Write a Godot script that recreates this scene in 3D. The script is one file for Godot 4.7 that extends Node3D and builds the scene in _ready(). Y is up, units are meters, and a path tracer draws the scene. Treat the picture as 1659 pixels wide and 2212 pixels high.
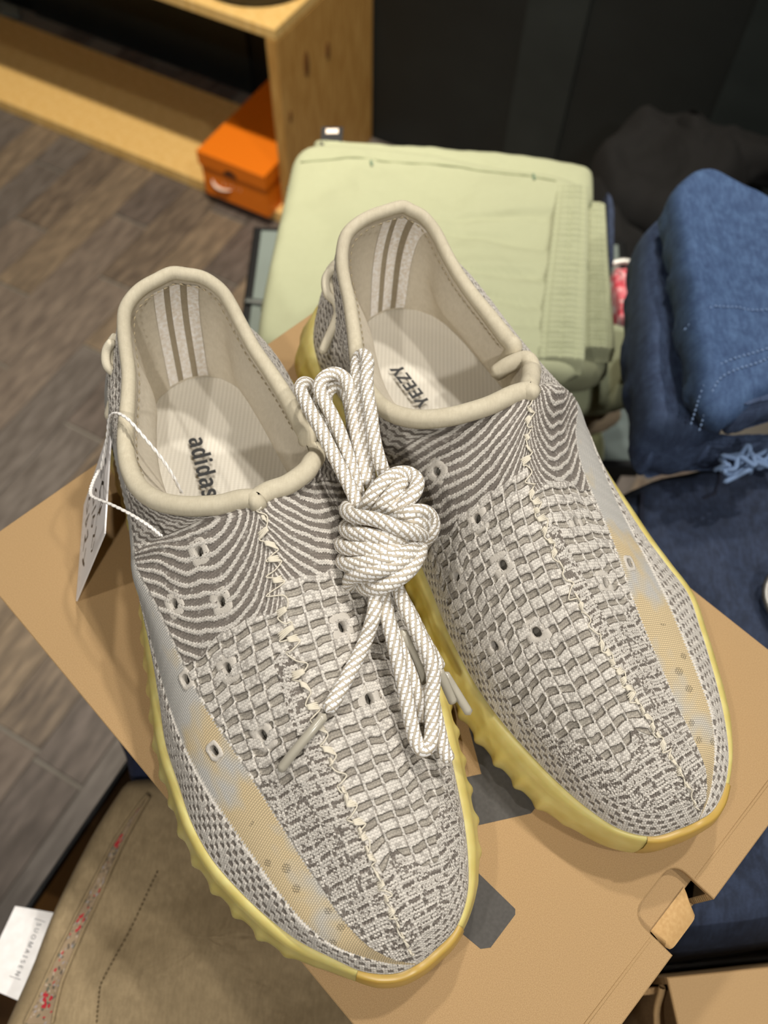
extends Node3D
# A pair of knitted sneakers on their kraft box, among folded clothes on shop tables.
# Lengths in metres, y up; the lid of the shoe box lies H above the floor, and most places are given from the middle of the lid plane.
const H := 0.95
const AXIS := 0.4625                       # the shop's walls, planks and shelf are turned by this much
# control curves of the two shoes, millimetres in the shoe's own frame (x to the outer side, z to the toe)
const LEFT_FRONT := {
	"F": [3.4,29.0,278.7, 11.7,27.5,278.0, 21.4,27.4,273.0, 30.1,27.1,264.5, 38.9,27.1,254.9, 46.4,27.3,243.4, 53.0,27.5,230.8, 58.6,27.7,217.1, 61.6,28.0,202.3, 62.1,28.8,186.7, 62.3,29.7,170.8, 60.0,30.7,154.8, 57.1,31.8,138.6, 54.4,33.0,122.0],
	"S1": [3.4,30.0,278.7, 11.3,32.0,275.2, 19.7,33.9,269.5, 28.2,35.6,261.8, 34.9,37.5,251.5, 39.8,39.5,238.9, 44.0,41.5,225.4, 48.2,43.4,211.3, 51.9,45.1,196.7, 54.4,46.5,181.4, 55.2,47.7,165.6, 54.9,48.8,149.3, 54.1,49.5,132.8, 53.2,50.0,116.0],
	"S2": [3.4,30.6,278.3, 9.9,35.1,274.0, 16.2,39.2,267.2, 20.9,42.8,257.2, 24.2,46.2,245.2, 27.3,49.6,232.4, 30.2,53.1,219.1, 33.3,56.4,205.1, 36.7,59.0,190.7, 40.4,60.9,175.9, 43.2,62.6,160.5, 44.7,64.1,144.7, 46.5,65.1,128.4, 49.0,66.0,112.0],
	"R": [3.4,31.0,277.9, 4.4,37.9,272.4, 5.1,44.6,265.3, 5.5,50.8,256.1, 5.9,56.3,245.4, 6.2,61.5,233.6, 6.7,66.4,221.1, 7.1,71.3,208.1, 7.1,76.2,194.7, 6.5,80.9,180.9, 4.9,85.6,166.7, 3.0,89.9,152.1, 1.0,93.8,137.2, -0.7,97.3,122.0],
	"M": [3.4,29.0,278.7, -4.5,27.7,277.2, -14.6,27.5,273.8, -23.2,27.2,265.8, -29.1,27.1,254.6, -33.5,27.3,242.1, -36.9,27.6,228.7, -40.1,28.1,214.7, -43.1,28.6,200.3, -45.4,29.1,185.3, -46.0,29.5,169.9, -45.5,30.4,154.2, -44.1,31.7,138.2, -42.6,33.0,122.0],
}
const LEFT_REAR := {
	"F": [54.4,33.0,122.0, 51.4,34.2,108.7, 48.8,35.4,95.2, 46.6,36.5,81.7, 44.7,37.3,68.2, 43.3,37.8,54.5, 42.4,38.4,40.9, 41.5,38.9,27.2, 39.0,39.6,13.8, 33.7,40.3,1.4, 25.3,40.8,-8.7, 13.8,41.0,-15.4, 0.8,41.0,-19.0],
	"S1": [53.2,50.0,116.0, 51.0,50.8,103.1, 49.1,51.8,90.1, 47.7,52.8,77.1, 46.5,53.5,64.0, 45.6,54.0,50.9, 44.6,54.5,37.8, 43.0,55.0,24.8, 39.8,55.7,12.2, 33.9,56.4,0.8, 25.2,56.9,-8.7, 14.2,57.0,-14.9, 1.6,57.0,-18.0],
	"S2": [49.0,66.0,112.0, 47.5,65.3,100.1, 45.8,65.0,88.3, 44.3,65.0,76.4, 43.2,65.3,64.5, 42.2,66.0,52.6, 41.0,67.1,40.7, 39.2,68.7,29.0, 36.1,70.6,17.7, 31.0,72.8,7.2, 23.6,74.9,-1.6, 13.9,76.7,-7.7, 2.7,78.0,-11.0],
	"M": [-42.6,33.0,122.0, -41.3,34.2,108.5, -40.3,35.4,94.9, -39.7,36.5,81.3, -39.7,37.3,67.7, -40.2,37.9,54.0, -40.5,38.4,40.4, -39.9,38.9,26.8, -37.4,39.6,13.5, -32.1,40.3,1.2, -23.6,40.8,-8.9, -12.2,41.0,-15.5, 0.8,41.0,-19.0],
	"M1": [-41.8,50.0,116.0, -41.6,50.9,103.0, -41.2,51.8,90.0, -40.8,52.8,76.9, -40.6,53.5,63.9, -40.5,54.0,50.8, -40.2,54.5,37.8, -38.9,55.0,24.9, -35.8,55.7,12.3, -30.2,56.4,0.8, -21.8,56.9,-8.7, -10.9,57.0,-14.9, 1.6,57.0,-18.0],
	"M2": [-35.9,68.0,112.0, -37.3,67.3,100.2, -38.0,66.6,88.4, -37.9,66.2,76.5, -37.2,66.3,64.6, -36.1,66.9,52.7, -34.8,67.7,40.9, -33.0,68.9,29.2, -30.1,70.6,17.9, -25.2,72.7,7.4, -18.0,74.9,-1.4, -8.4,76.7,-7.6, 2.7,78.0,-11.0],
	"T": [-0.7,97.3,122.0, 12.2,93.6,116.5, 24.4,89.9,109.8, 34.1,85.4,100.3, 40.1,81.2,88.1, 41.7,79.1,74.1, 39.4,78.9,59.8, 34.5,80.7,46.2, 29.5,85.0,33.2, 26.3,91.6,20.8, 21.3,98.3,10.5, 10.6,102.2,4.6, -3.7,103.6,2.4],
	"U": [-0.7,97.3,122.0, -13.7,94.6,118.5, -24.8,91.5,113.0, -31.1,86.7,103.3, -33.2,81.9,90.9, -33.4,79.3,77.6, -32.6,78.7,63.9, -30.7,79.8,50.4, -28.0,83.1,37.6, -26.2,88.8,25.4, -23.5,95.6,14.4, -15.8,100.9,6.6, -3.7,103.6,2.4],
}
const RIGHT_FRONT := {
	"F": [7.4,29.0,281.6, 15.7,27.9,280.6, 24.9,27.5,275.1, 33.1,27.2,266.2, 39.5,27.1,255.1, 44.9,27.3,242.5, 49.6,27.5,229.2, 54.0,27.7,215.2, 57.9,28.0,200.6, 56.6,28.9,185.2, 55.3,29.7,171.2, 54.6,30.8,155.1, 53.9,31.9,138.7, 53.3,33.0,122.0],
	"S1": [7.4,30.0,281.6, 14.3,32.0,276.8, 20.9,34.0,269.5, 27.3,36.0,260.2, 32.1,38.0,249.1, 34.8,39.9,236.3, 37.0,41.8,222.6, 39.0,43.7,208.5, 40.2,45.4,193.9, 41.1,46.6,179.0, 42.2,47.7,163.7, 44.3,48.5,148.1, 47.0,49.2,132.2, 49.8,50.0,116.0],
	"S2": [7.4,30.6,281.2, 12.4,35.3,275.3, 16.0,39.4,267.0, 16.6,43.0,256.4, 16.4,46.5,244.1, 17.1,50.0,230.9, 17.7,53.6,217.0, 19.1,56.9,202.7, 21.8,59.3,188.1, 24.4,61.3,172.9, 26.4,63.0,157.1, 29.0,64.2,141.4, 34.7,65.1,126.3, 43.3,66.0,112.0],
	"R": [7.4,31.0,280.8, 6.0,37.6,274.2, 4.1,44.2,266.3, 1.6,50.5,256.6, -1.1,56.3,245.5, -3.7,61.6,233.2, -5.9,66.8,220.2, -7.7,71.9,206.5, -9.0,77.0,192.4, -9.6,82.0,177.7, -8.9,86.7,162.8, -5.3,91.0,148.1, 1.5,94.6,134.0, 10.3,97.6,120.3],
	"M": [7.4,29.0,281.6, -0.9,27.6,281.2, -11.9,27.6,279.2, -21.6,27.4,272.0, -28.7,27.1,260.8, -34.4,27.2,248.0, -39.1,27.4,234.2, -43.2,27.7,219.7, -46.0,27.9,204.5, -47.2,28.7,188.7, -47.1,29.7,172.4, -45.8,30.7,155.9, -44.8,31.8,139.1, -43.7,33.0,122.0],
}
const RIGHT_REAR := {
	"F": [53.3,33.0,122.0, 50.1,34.2,108.7, 47.3,35.4,95.3, 45.0,36.5,81.8, 43.0,37.3,68.2, 41.5,37.8,54.5, 40.5,38.4,40.9, 39.5,38.9,27.2, 36.9,39.6,13.8, 31.6,40.3,1.4, 23.1,40.8,-8.7, 11.6,41.0,-15.4, -1.4,41.0,-19.0],
	"S1": [49.8,50.0,116.0, 47.3,50.8,103.1, 45.4,51.8,90.1, 43.8,52.8,77.1, 42.5,53.5,64.0, 41.5,54.0,50.9, 40.5,54.5,37.8, 38.8,55.1,24.8, 35.5,55.7,12.2, 29.5,56.4,0.8, 20.8,56.9,-8.7, 9.7,57.0,-14.9, -2.9,57.0,-18.0],
	"S2": [43.3,66.0,112.0, 41.8,65.3,100.1, 40.2,65.0,88.1, 38.7,65.0,76.2, 37.5,65.3,64.2, 36.4,66.0,52.2, 35.1,67.2,40.3, 33.0,68.8,28.6, 29.5,70.7,17.3, 24.1,72.8,6.9, 16.4,75.0,-1.8, 6.5,76.7,-7.7, -4.8,78.0,-11.0],
	"M": [-43.7,33.0,122.0, -42.5,34.3,108.1, -41.6,35.5,94.1, -41.4,36.6,80.2, -42.6,37.4,66.3, -44.6,37.9,52.4, -46.3,38.5,38.5, -46.4,39.0,24.6, -43.7,39.7,11.2, -37.3,40.4,-0.9, -27.4,40.9,-10.1, -15.0,41.0,-15.8, -1.4,41.0,-19.0],
	"M1": [-45.2,50.0,116.0, -45.3,50.9,103.0, -45.0,51.8,90.0, -44.7,52.8,77.0, -44.6,53.5,63.9, -44.6,54.0,50.9, -44.3,54.5,37.9, -43.2,55.0,24.9, -40.1,55.7,12.4, -34.6,56.4,0.8, -26.3,56.9,-8.8, -15.4,57.0,-14.9, -2.9,57.0,-18.0],
	"M2": [-41.9,68.0,112.0, -43.2,67.3,100.3, -43.8,66.6,88.5, -43.6,66.2,76.6, -43.0,66.3,64.8, -42.0,66.9,53.0, -40.8,67.7,41.3, -39.2,68.8,29.6, -36.6,70.5,18.2, -32.1,72.6,7.7, -25.1,74.9,-1.3, -15.7,76.7,-7.6, -4.8,78.0,-11.0],
	"T": [10.3,97.6,120.3, 17.1,92.3,112.4, 23.2,87.1,103.9, 26.6,82.7,94.3, 27.0,80.0,83.6, 26.8,78.8,72.2, 26.1,78.6,60.6, 24.3,79.9,49.1, 22.2,82.9,38.1, 20.5,87.5,27.5, 18.7,93.2,17.8, 13.8,98.6,9.9, 5.0,102.3,4.5],
	"U": [10.3,97.6,120.3, -6.7,95.8,119.6, -23.0,93.7,117.2, -36.2,89.9,109.9, -43.8,84.5,97.4, -46.1,80.3,81.9, -44.2,78.8,65.6, -39.5,80.2,49.5, -35.5,84.9,34.1, -32.8,92.3,19.7, -25.8,99.2,9.1, -11.9,102.2,4.7, 5.0,102.3,4.5],
}
# the knotted laces, millimetres from the middle of the lid plane
const LACE_LOOP := [
	[-9.2,88.0,-155.2, -12.5,90.2,-162.1, -16.7,93.0,-169.2, -21.3,95.8,-176.8, -25.6,97.5,-184.7, -30.1,98.0,-192.6, -33.3,97.8,-199.2, -35.2,96.5,-204.5, -34.7,93.5,-210.0, -32.7,89.0,-212.8, -31.4,85.0,-211.3, -28.8,83.3,-207.0, -25.1,83.0,-200.0, -20.9,83.0,-190.8, -16.7,82.7,-180.9, -12.2,81.7,-170.3, -9.7,80.0,-164.8],
	[-9.6,84.0,-162.4, -12.5,88.5,-170.7, -15.6,91.8,-179.2, -18.8,93.8,-187.2, -22.5,95.0,-194.7, -25.5,95.8,-200.0, -27.4,96.0,-204.7, -27.3,96.0,-209.2, -24.8,95.8,-212.9, -21.1,94.8,-214.5, -17.7,93.2,-213.0, -15.1,92.0,-207.9, -13.7,91.0,-201.9, -12.8,90.0,-193.9, -11.3,89.0,-185.0, -9.4,87.2,-176.8, -6.8,84.0,-167.6],
	[-12.4,78.0,-173.6, -16.6,81.5,-186.6, -20.8,84.0,-196.7, -24.8,86.0,-203.5, -25.5,87.8,-208.4, -23.9,88.5,-211.9, -21.3,87.5,-214.2, -18.6,85.0,-214.3, -16.6,82.3,-210.7, -14.8,80.3,-203.1, -13.4,79.0,-192.8, -10.4,78.0,-179.0],
	[-5.0,82.0,-167.4, -7.4,87.0,-177.0, -8.6,89.8,-184.6, -9.8,91.0,-194.4, -11.4,91.8,-204.9, -12.7,92.0,-213.1, -13.6,92.2,-219.9, -13.0,93.5,-224.2, -10.9,96.0,-223.8, -9.1,98.2,-218.6, -9.1,98.8,-210.2, -8.2,98.0,-201.3, -6.6,97.0,-193.4, -5.5,95.8,-185.9, -3.9,93.8,-179.0, -1.4,90.2,-173.1, 1.0,85.0,-169.4],
]
const LACE_WRAP := [
	[-7.9,86.0,-155.1, -5.4,93.8,-157.2, -1.8,96.8,-161.3, 1.9,96.8,-165.1, 5.7,96.2,-167.3, 9.5,96.2,-166.8, 11.9,97.0,-163.4, 11.2,97.8,-158.6, 8.8,97.5,-154.8, 5.5,94.5,-151.6, 2.5,88.0,-151.8],
	[-3.1,88.0,-152.9, -0.3,94.9,-154.1, 3.0,97.0,-158.0, 6.1,94.9,-163.4, 8.3,89.5,-168.9, 9.4,82.0,-175.3],
	[1.0,88.0,-153.0, 3.2,94.2,-153.6, 6.3,93.8,-158.8, 8.7,88.0,-166.1],
	[-11.4,76.0,-163.5, -13.3,82.7,-160.0, -14.3,89.0,-154.5, -12.2,94.5,-149.3, -8.0,98.4,-146.3, -4.0,100.4,-144.7, -0.1,101.3,-143.1, 3.9,101.1,-141.6, 7.9,99.4,-141.0, 11.7,95.0,-142.3, 14.7,87.5,-146.3, 16.1,78.0,-152.4],
	[2.9,88.0,-149.1, 6.2,95.0,-148.4, 9.7,98.5,-148.8, 13.5,97.2,-150.5, 16.7,93.5,-151.2, 18.4,90.0,-149.7, 18.1,86.5,-147.6, 15.9,81.7,-147.0, 13.5,76.0,-149.3],
	[4.1,90.0,-147.1, 8.2,95.5,-146.7, 11.9,95.6,-147.3, 15.3,90.8,-148.5, 16.3,84.0,-149.2],
	[-10.5,72.0,-157.3, -13.5,80.2,-152.9, -14.1,87.0,-147.2, -11.3,92.4,-142.8, -7.2,96.0,-140.6, -2.9,97.6,-139.1, 1.3,97.5,-138.4, 5.3,95.0,-139.3, 8.8,89.0,-142.6, 11.8,80.0,-148.4],
	[-12.1,70.0,-150.9, -15.0,78.3,-146.6, -15.3,85.0,-141.3, -12.2,90.4,-137.5, -7.8,94.0,-135.7, -3.6,95.6,-134.8, 0.9,95.8,-134.4, 5.1,94.8,-135.0, 8.8,92.2,-137.0, 12.1,87.2,-141.4, 14.5,80.0,-147.2],
	[-11.1,69.0,-143.6, -13.8,77.3,-140.4, -14.5,84.0,-135.0, -11.9,89.4,-131.4, -7.6,93.1,-130.2, -3.1,95.3,-130.1, 1.3,96.3,-130.6, 5.1,96.1,-132.1, 8.8,94.1,-135.4, 11.7,90.0,-139.9],
	[-9.0,70.0,-132.5, -11.4,77.7,-128.8, -11.3,84.7,-127.8, -8.5,90.2,-127.1, -4.3,93.5,-126.8, 0.0,94.9,-127.5, 4.1,95.2,-129.1, 8.0,94.4,-132.2, 11.1,91.0,-137.1, 13.7,85.0,-143.9],
	[-8.1,72.0,-132.6, -6.6,80.2,-126.9, -3.6,86.4,-123.4, 0.0,90.1,-122.6, 3.8,92.1,-123.8, 7.4,92.8,-126.1, 10.4,92.2,-129.6, 12.6,90.6,-134.2, 13.9,86.8,-140.1, 13.9,80.0,-147.2],
	[-9.1,78.0,-130.1, -4.9,85.4,-127.5, -0.4,89.0,-126.9, 4.0,89.6,-128.4, 7.7,88.0,-131.8, 10.9,84.0,-137.1],
]
const LACE_TAIL := [
	[0.2,80.0,-133.4, -1.6,85.0,-122.6, -2.2,84.7,-114.6, -4.6,80.0,-106.8, -8.4,78.6,-97.8, -12.7,79.6,-88.2, -17.0,79.6,-79.7],
	[1.3,79.0,-132.2, 1.0,82.3,-122.3, 3.1,83.3,-112.7, 5.4,81.5,-104.5, 7.9,78.0,-96.6, 10.2,74.0,-88.9, 12.3,70.3,-81.1, 14.2,67.5,-75.0, 16.8,66.5,-71.9, 19.4,67.3,-74.0, 19.9,69.3,-80.7, 19.6,72.0,-87.8, 19.9,75.0,-95.0, 18.5,78.0,-101.2, 14.0,80.7,-109.4, 9.8,82.5,-117.1, 6.5,82.0,-124.9, 3.9,79.0,-132.3],
	[2.1,80.0,-121.7, 3.4,79.3,-114.4, 7.2,76.7,-105.9, 11.1,73.0,-98.4, 13.9,69.0,-92.6, 16.2,65.3,-87.7, 17.9,62.0,-82.6],
	[4.5,74.0,-134.7, 7.2,77.0,-126.0, 11.5,77.3,-117.7, 15.8,74.7,-110.2, 20.2,71.3,-104.2, 23.0,68.0,-100.6],
	[18.6,70.0,-95.6, 20.6,66.3,-87.6, 22.6,63.0,-80.5, 24.6,60.0,-74.3, 27.3,57.0,-70.2],
]
const LACE_AGLET := [
	[-17.1,79.5,-79.6, -21.9,77.0,-73.8, -27.4,72.6,-68.0, -32.7,66.6,-62.4],
	[8.0,79.0,-111.4, 11.4,74.0,-106.5, 14.8,69.0,-101.0, 17.4,64.0,-95.9],
	[21.8,70.0,-101.0, 25.4,64.0,-95.7, 28.7,58.0,-91.1],
	[24.3,64.0,-101.5, 30.0,58.0,-95.1, 35.5,52.0,-88.9],
]
const LEFT_EYELETS := [0,11.70,0.533, 0,11.20,0.733, 0,9.70,0.650, 0,7.90,0.650, 0,10.00,0.417, 0,8.30,0.350, 1,9.80,0.717, 1,8.00,0.683, 0,12.50,0.717]
const RIGHT_EYELETS := [0,9.40,0.717, 0,7.70,0.667, 0,8.20,0.367, 1,12.60,0.483, 1,10.90,0.567, 1,9.50,0.633, 1,10.30,0.317, 1,8.30,0.350, 1,7.70,0.633]
# outlines seen from above: height of the upper face from the lid plane, then x, z
const PLACE := {
	"shorts_front": [-0.105, -0.0903,-0.6211, -0.0789,-0.6366, -0.0407,-0.6370, 0.0555,-0.6196, 0.1145,-0.6099, 0.1627,-0.5940, 0.1519,-0.4801, 0.1405,-0.3895, 0.1059,-0.3898, 0.0191,-0.3940, -0.1001,-0.3983, -0.0997,-0.4601],
	"shorts_back": [-0.125, -0.0860,-0.6338, 0.1838,-0.6143, 0.1776,-0.5018, 0.1734,-0.4197, 0.1248,-0.4136, -0.1005,-0.4276],
	"shorts_fold": [-0.112, -0.0783,-0.6501, 0.0727,-0.6423, 0.1171,-0.6363, 0.1712,-0.6254, 0.1677,-0.5787, -0.0543,-0.5946],
	"sage_under": [-0.190, -0.1126,-0.5293, 0.2050,-0.5241, 0.2198,-0.5140, 0.2200,-0.4618, 0.2139,-0.4378, 0.1655,-0.4258, -0.1174,-0.4448],
	"dark_under": [-0.225, -0.0969,-0.5294, 0.1769,-0.4621, 0.1712,-0.4340, -0.0971,-0.4435],
	"beige": [-0.245, -0.1002,-0.5475, 0.2097,-0.4900, 0.2179,-0.4596, 0.1753,-0.4386, -0.1004,-0.4586],
	"olive": [-0.275, -0.1018,-0.5386, 0.2033,-0.4801, 0.2026,-0.4274, 0.1679,-0.4207, -0.0859,-0.4606],
	"jeans_light": [-0.020, 0.1884,-0.4853, 0.2080,-0.5097, 0.2279,-0.5119, 0.2387,-0.4993, 0.2673,-0.4820, 0.2771,-0.4006, 0.2512,-0.3241, 0.2204,-0.3081, 0.1992,-0.2931, 0.1878,-0.2965, 0.1832,-0.3097, 0.1826,-0.3567, 0.1843,-0.4119],
	"jeans_mid": [-0.060, 0.1802,-0.4909, 0.1939,-0.5075, 0.2056,-0.5172, 0.2294,-0.5145, 0.2234,-0.3255, 0.1966,-0.3046, 0.1646,-0.3136, 0.1669,-0.3842],
	"jeans_roll": [-0.075, 0.1667,-0.3155, 0.1932,-0.3259, 0.2178,-0.3290, 0.2667,-0.3314, 0.2590,-0.2950, 0.2127,-0.2980, 0.1873,-0.3057, 0.1706,-0.2908],
	"jeans_base": [-0.125, 0.1520,-0.3053, 0.1670,-0.3193, 0.1910,-0.3301, 0.3048,-0.3575, 0.3264,-0.1931, 0.2932,-0.0367, 0.2087,-0.0203, 0.1551,-0.0121, 0.1213,-0.0103, 0.1168,-0.1012, 0.1441,-0.2496],
	"navy_left": [-0.140, -0.1698,-0.1353, -0.1603,-0.1203, -0.1555,-0.1070, -0.1505,-0.1011, -0.1292,-0.1032, -0.1011,-0.0959, -0.1111,-0.1653, -0.1483,-0.1638],
	"khaki": [-0.155, -0.1516,-0.1037, -0.1586,-0.0874, -0.1671,-0.0690, -0.1719,-0.0546, -0.1795,-0.0250, -0.1865,0.0032, -0.1914,0.0225, -0.1929,0.0349, -0.1139,0.0463, 0.0093,0.0422, 0.0273,-0.0289, -0.0501,-0.0850, -0.1317,-0.1064],
	"khaki_low": [-0.190, -0.1513,-0.0983, -0.1702,-0.0620, -0.1834,-0.0088, -0.1918,0.0325, -0.1217,0.0494, -0.0003,0.0454, 0.0181,-0.0305, -0.0588,-0.0850],
	"gtag": [-0.192, -0.2111,-0.0331, -0.1820,-0.0297, -0.1912,0.0170, -0.2219,0.0077],
	"box2": [-0.100, 0.1466,-0.0077, 0.1969,-0.0138, 0.1457,0.0117],
	"table2": [-0.300, -0.1605,-0.7417, 0.2618,-0.7415, 0.2427,-0.4352, -0.1556,-0.4322],
	"heap": [-0.620, 0.3349,-1.3631, 0.3881,-1.5187, 0.4857,-1.5842, 0.5917,-1.5612, 0.6981,-1.4601, 0.7968,-1.3520, 0.6633,-1.1164, 0.3534,-1.1553],
	"red": [-0.240, 0.2199,-0.6368, 0.2449,-0.6349, 0.2405,-0.5666, 0.2180,-0.5655],
	"logo1": [0.000, 0.0398,-0.0775, 0.0457,-0.0789, 0.0420,-0.0932, 0.0401,-0.1008, 0.0616,-0.0818, 0.0705,-0.0689, 0.0659,-0.0637, 0.0418,-0.0577, 0.0186,-0.0542, 0.0144,-0.0724],
	"logo2": [0.000, 0.0426,-0.0409, 0.0578,-0.0275, 0.0577,-0.0255, 0.0477,-0.0137, 0.0438,-0.0131, 0.0299,-0.0230, 0.0188,-0.0368],
	"card": [0.000, -0.1418,-0.1501, -0.1491,-0.2017],
	"card_top": [0.060, -0.1215,-0.2106, -0.1135,-0.1555],
	"topthing": [-0.500, -0.3210,-1.5967],
	"pale": [-0.950, -1.0975,-2.3086, -1.0435,-2.2966, -1.0373,-2.2615, -1.0830,-2.2628],
	"navy_strip": [-0.150, 0.1895,-0.640, 0.1985,-0.634, 0.2000,-0.614, 0.1930,-0.5498, 0.1860,-0.530, 0.1800,-0.528, 0.1840,-0.58],
}

var rng := RandomNumberGenerator.new()
var M := {}

func _ready():
	rng.seed = 7
	# camera: a phone held over the box, looking down steeply
	var cam := Camera3D.new()
	cam.name = "camera"
	cam.fov = 63.37
	cam.near = 0.02
	cam.far = 40.0
	cam.transform = Transform3D(Basis(Vector3(0.99922, 0.01956, -0.03437), Vector3(-0.03955, 0.49413, -0.86849), Vector3(0.0, 0.86917, 0.49451)).orthonormalized(), Vector3(0, H + 0.36, 0))
	var lens := CameraAttributesPhysical.new()
	lens.frustum_focal_length = 19.44
	lens.frustum_focus_distance = 0.315
	lens.exposure_aperture = 6.2
	lens.auto_exposure_enabled = false
	cam.attributes = lens
	add_child(cam)
	cam.current = true
	# a closed shop: next to no sky
	var we := WorldEnvironment.new()
	we.name = "world"
	var env := Environment.new()
	env.background_mode = Environment.BG_COLOR
	env.background_color = Color(0.02, 0.02, 0.02)
	env.tonemap_mode = Environment.TONE_MAPPER_LINEAR
	env.tonemap_exposure = 1.0
	env.sdfgi_enabled = true
	env.ssao_enabled = true
	env.ssil_enabled = true
	we.environment = env
	add_child(we)
	# ceiling lamps: place (from the lid's middle), aim, energy, warmth
	lamp(Vector3(-0.18, 1.72, -0.76), Vector3(-0.52, -0.5, -1.45), 6.5, Color(1.0, 0.94, 0.85), 37.0, "nearest the plywood shelf")
	lamp(Vector3(0.55, 1.72, -0.75), Vector3(0.1, 0.0, -0.2), 1.5, Color(1.0, 0.98, 0.95), 32.0, "behind the pale green pile")
	lamp(Vector3(0.05, 1.72, -1.10), Vector3(0.02, 0.0, -0.2), 1.3, Color(1.0, 0.98, 0.95), 30.0, "straight above the display table")
	lamp(Vector3(-0.75, 1.72, 0.35), Vector3(-0.05, 0.0, -0.12), 0.8, Color(1.0, 0.98, 0.95), 30.0, "over the viewer's left shoulder")
	lamp(Vector3(0.95, 1.72, 0.25), Vector3(0.05, 0.0, -0.25), 1.15, Color(1.0, 0.98, 0.95), 40.0, "over the viewer's right shoulder")
	lamp(Vector3(0.10, 1.72, 1.45), Vector3(0.0, 0.0, -0.3), 1.9, Color(1.0, 0.985, 0.96), 34.0, "added behind the viewer as frontal fill")  # added fill light, brightens the lining inside the heel
	make_materials()
	room()
	shelf_corner()
	tables()
	garments()
	shoe_box()
	second_box()
	shoe("LEFT")
	shoe("RIGHT")
	laces()
	hang_tag()
	garment_tag()

# ---------------------------------------------------------------- helpers

func W(x, y, z) -> Vector3:
	return Vector3(x, H + y, z)

func tag(o, label, category, group := "", kind := ""):
	o.set_meta("label", label)
	o.set_meta("category", category)
	if group: o.set_meta("group", group)
	if kind: o.set_meta("kind", kind)
	return o

func thing(called, label, category, at := Vector3.ZERO, turn := 0.0, group := ""):
	var o := Node3D.new()
	o.name = called
	add_child(o, true)
	o.position = at
	o.rotation.y = turn
	return tag(o, label, category, group)

func part(called, mesh, mat, parent = self):
	var o := MeshInstance3D.new()
	o.name = called
	o.mesh = mesh
	o.material_override = mat
	parent.add_child(o, true)
	return o

func struct(called, mesh, mat, parent = self):
	var o = part(called, mesh, mat, parent)
	if parent == self: o.set_meta("kind", "structure")
	return o

func grid_mesh(V: PackedVector3Array, nr: int, nc: int, flip := false, uv := PackedVector2Array(), drop := PackedByteArray()) -> ArrayMesh:
	var N := PackedVector3Array()
	N.resize(nr * nc)
	var closed := V[0].distance_to(V[nc - 1]) < 1e-7 and V[nc].distance_to(V[nc + nc - 1]) < 1e-7
	for i in nr:
		var up := mini(i + 1, nr - 1) * nc
		var dn := maxi(i - 1, 0) * nc
		for j in nc:
			var jr := j + 1
			var jl := j - 1
			if jr == nc: jr = 1 if closed else j
			if jl < 0: jl = nc - 2 if closed else 0
			var n := (V[up + j] - V[dn + j]).cross(V[i * nc + jr] - V[i * nc + jl])
			if n.length_squared() < 1e-22:
				var k := 1 if i == 0 else nr - 2
				n = (V[mini(k + 1, nr - 1) * nc + j] - V[maxi(k - 1, 0) * nc + j]).cross(V[k * nc + jr] - V[k * nc + jl])
			n = n.normalized()
			N[i * nc + j] = -n if flip else n
	var I := PackedInt32Array()
	for i in nr - 1:
		for j in nc - 1:
			var a := i * nc + j
			if drop.size() and drop[a]: continue
			var b := a + nc
			if flip: I.append_array(PackedInt32Array([a, b, b + 1, a, b + 1, a + 1]))
			else: I.append_array(PackedInt32Array([a, b + 1, b, a, a + 1, b + 1]))
	var A := []
	A.resize(Mesh.ARRAY_MAX)
	A[Mesh.ARRAY_VERTEX] = V
	A[Mesh.ARRAY_NORMAL] = N
	if uv.size(): A[Mesh.ARRAY_TEX_UV] = uv
	A[Mesh.ARRAY_INDEX] = I
	var m := ArrayMesh.new()
	m.add_surface_from_arrays(Mesh.PRIMITIVE_TRIANGLES, A)
	return m

func joined(list) -> ArrayMesh:
	var st := SurfaceTool.new()
	st.begin(Mesh.PRIMITIVE_TRIANGLES)
	for m in list:
		if m is Array: st.append_from(m[0], 0, m[1])
		else: st.append_from(m, 0, Transform3D())
	return st.commit()

func path_of(points, per := 6, closed := false) -> PackedVector3Array:
	var out := PackedVector3Array()
	var n: int = points.size()
	var last := n if closed else n - 1
	for i in last:
		var b: Vector3 = points[i]
		var c: Vector3 = points[(i + 1) % n]
		var a: Vector3 = points[(i - 1 + n) % n] if (closed or i > 0) else 2.0 * b - c
		var d: Vector3 = points[(i + 2) % n] if (closed or i + 2 < n) else 2.0 * c - b
		for k in per:
			var t := float(k) / per
			out.append(0.5 * ((2.0 * b) + (c - a) * t + (2.0 * a - 5.0 * b + 4.0 * c - d) * t * t + (3.0 * b - a - 3.0 * c + d) * t * t * t))
	out.append(points[0] if closed else points[n - 1])
	return out

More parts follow.
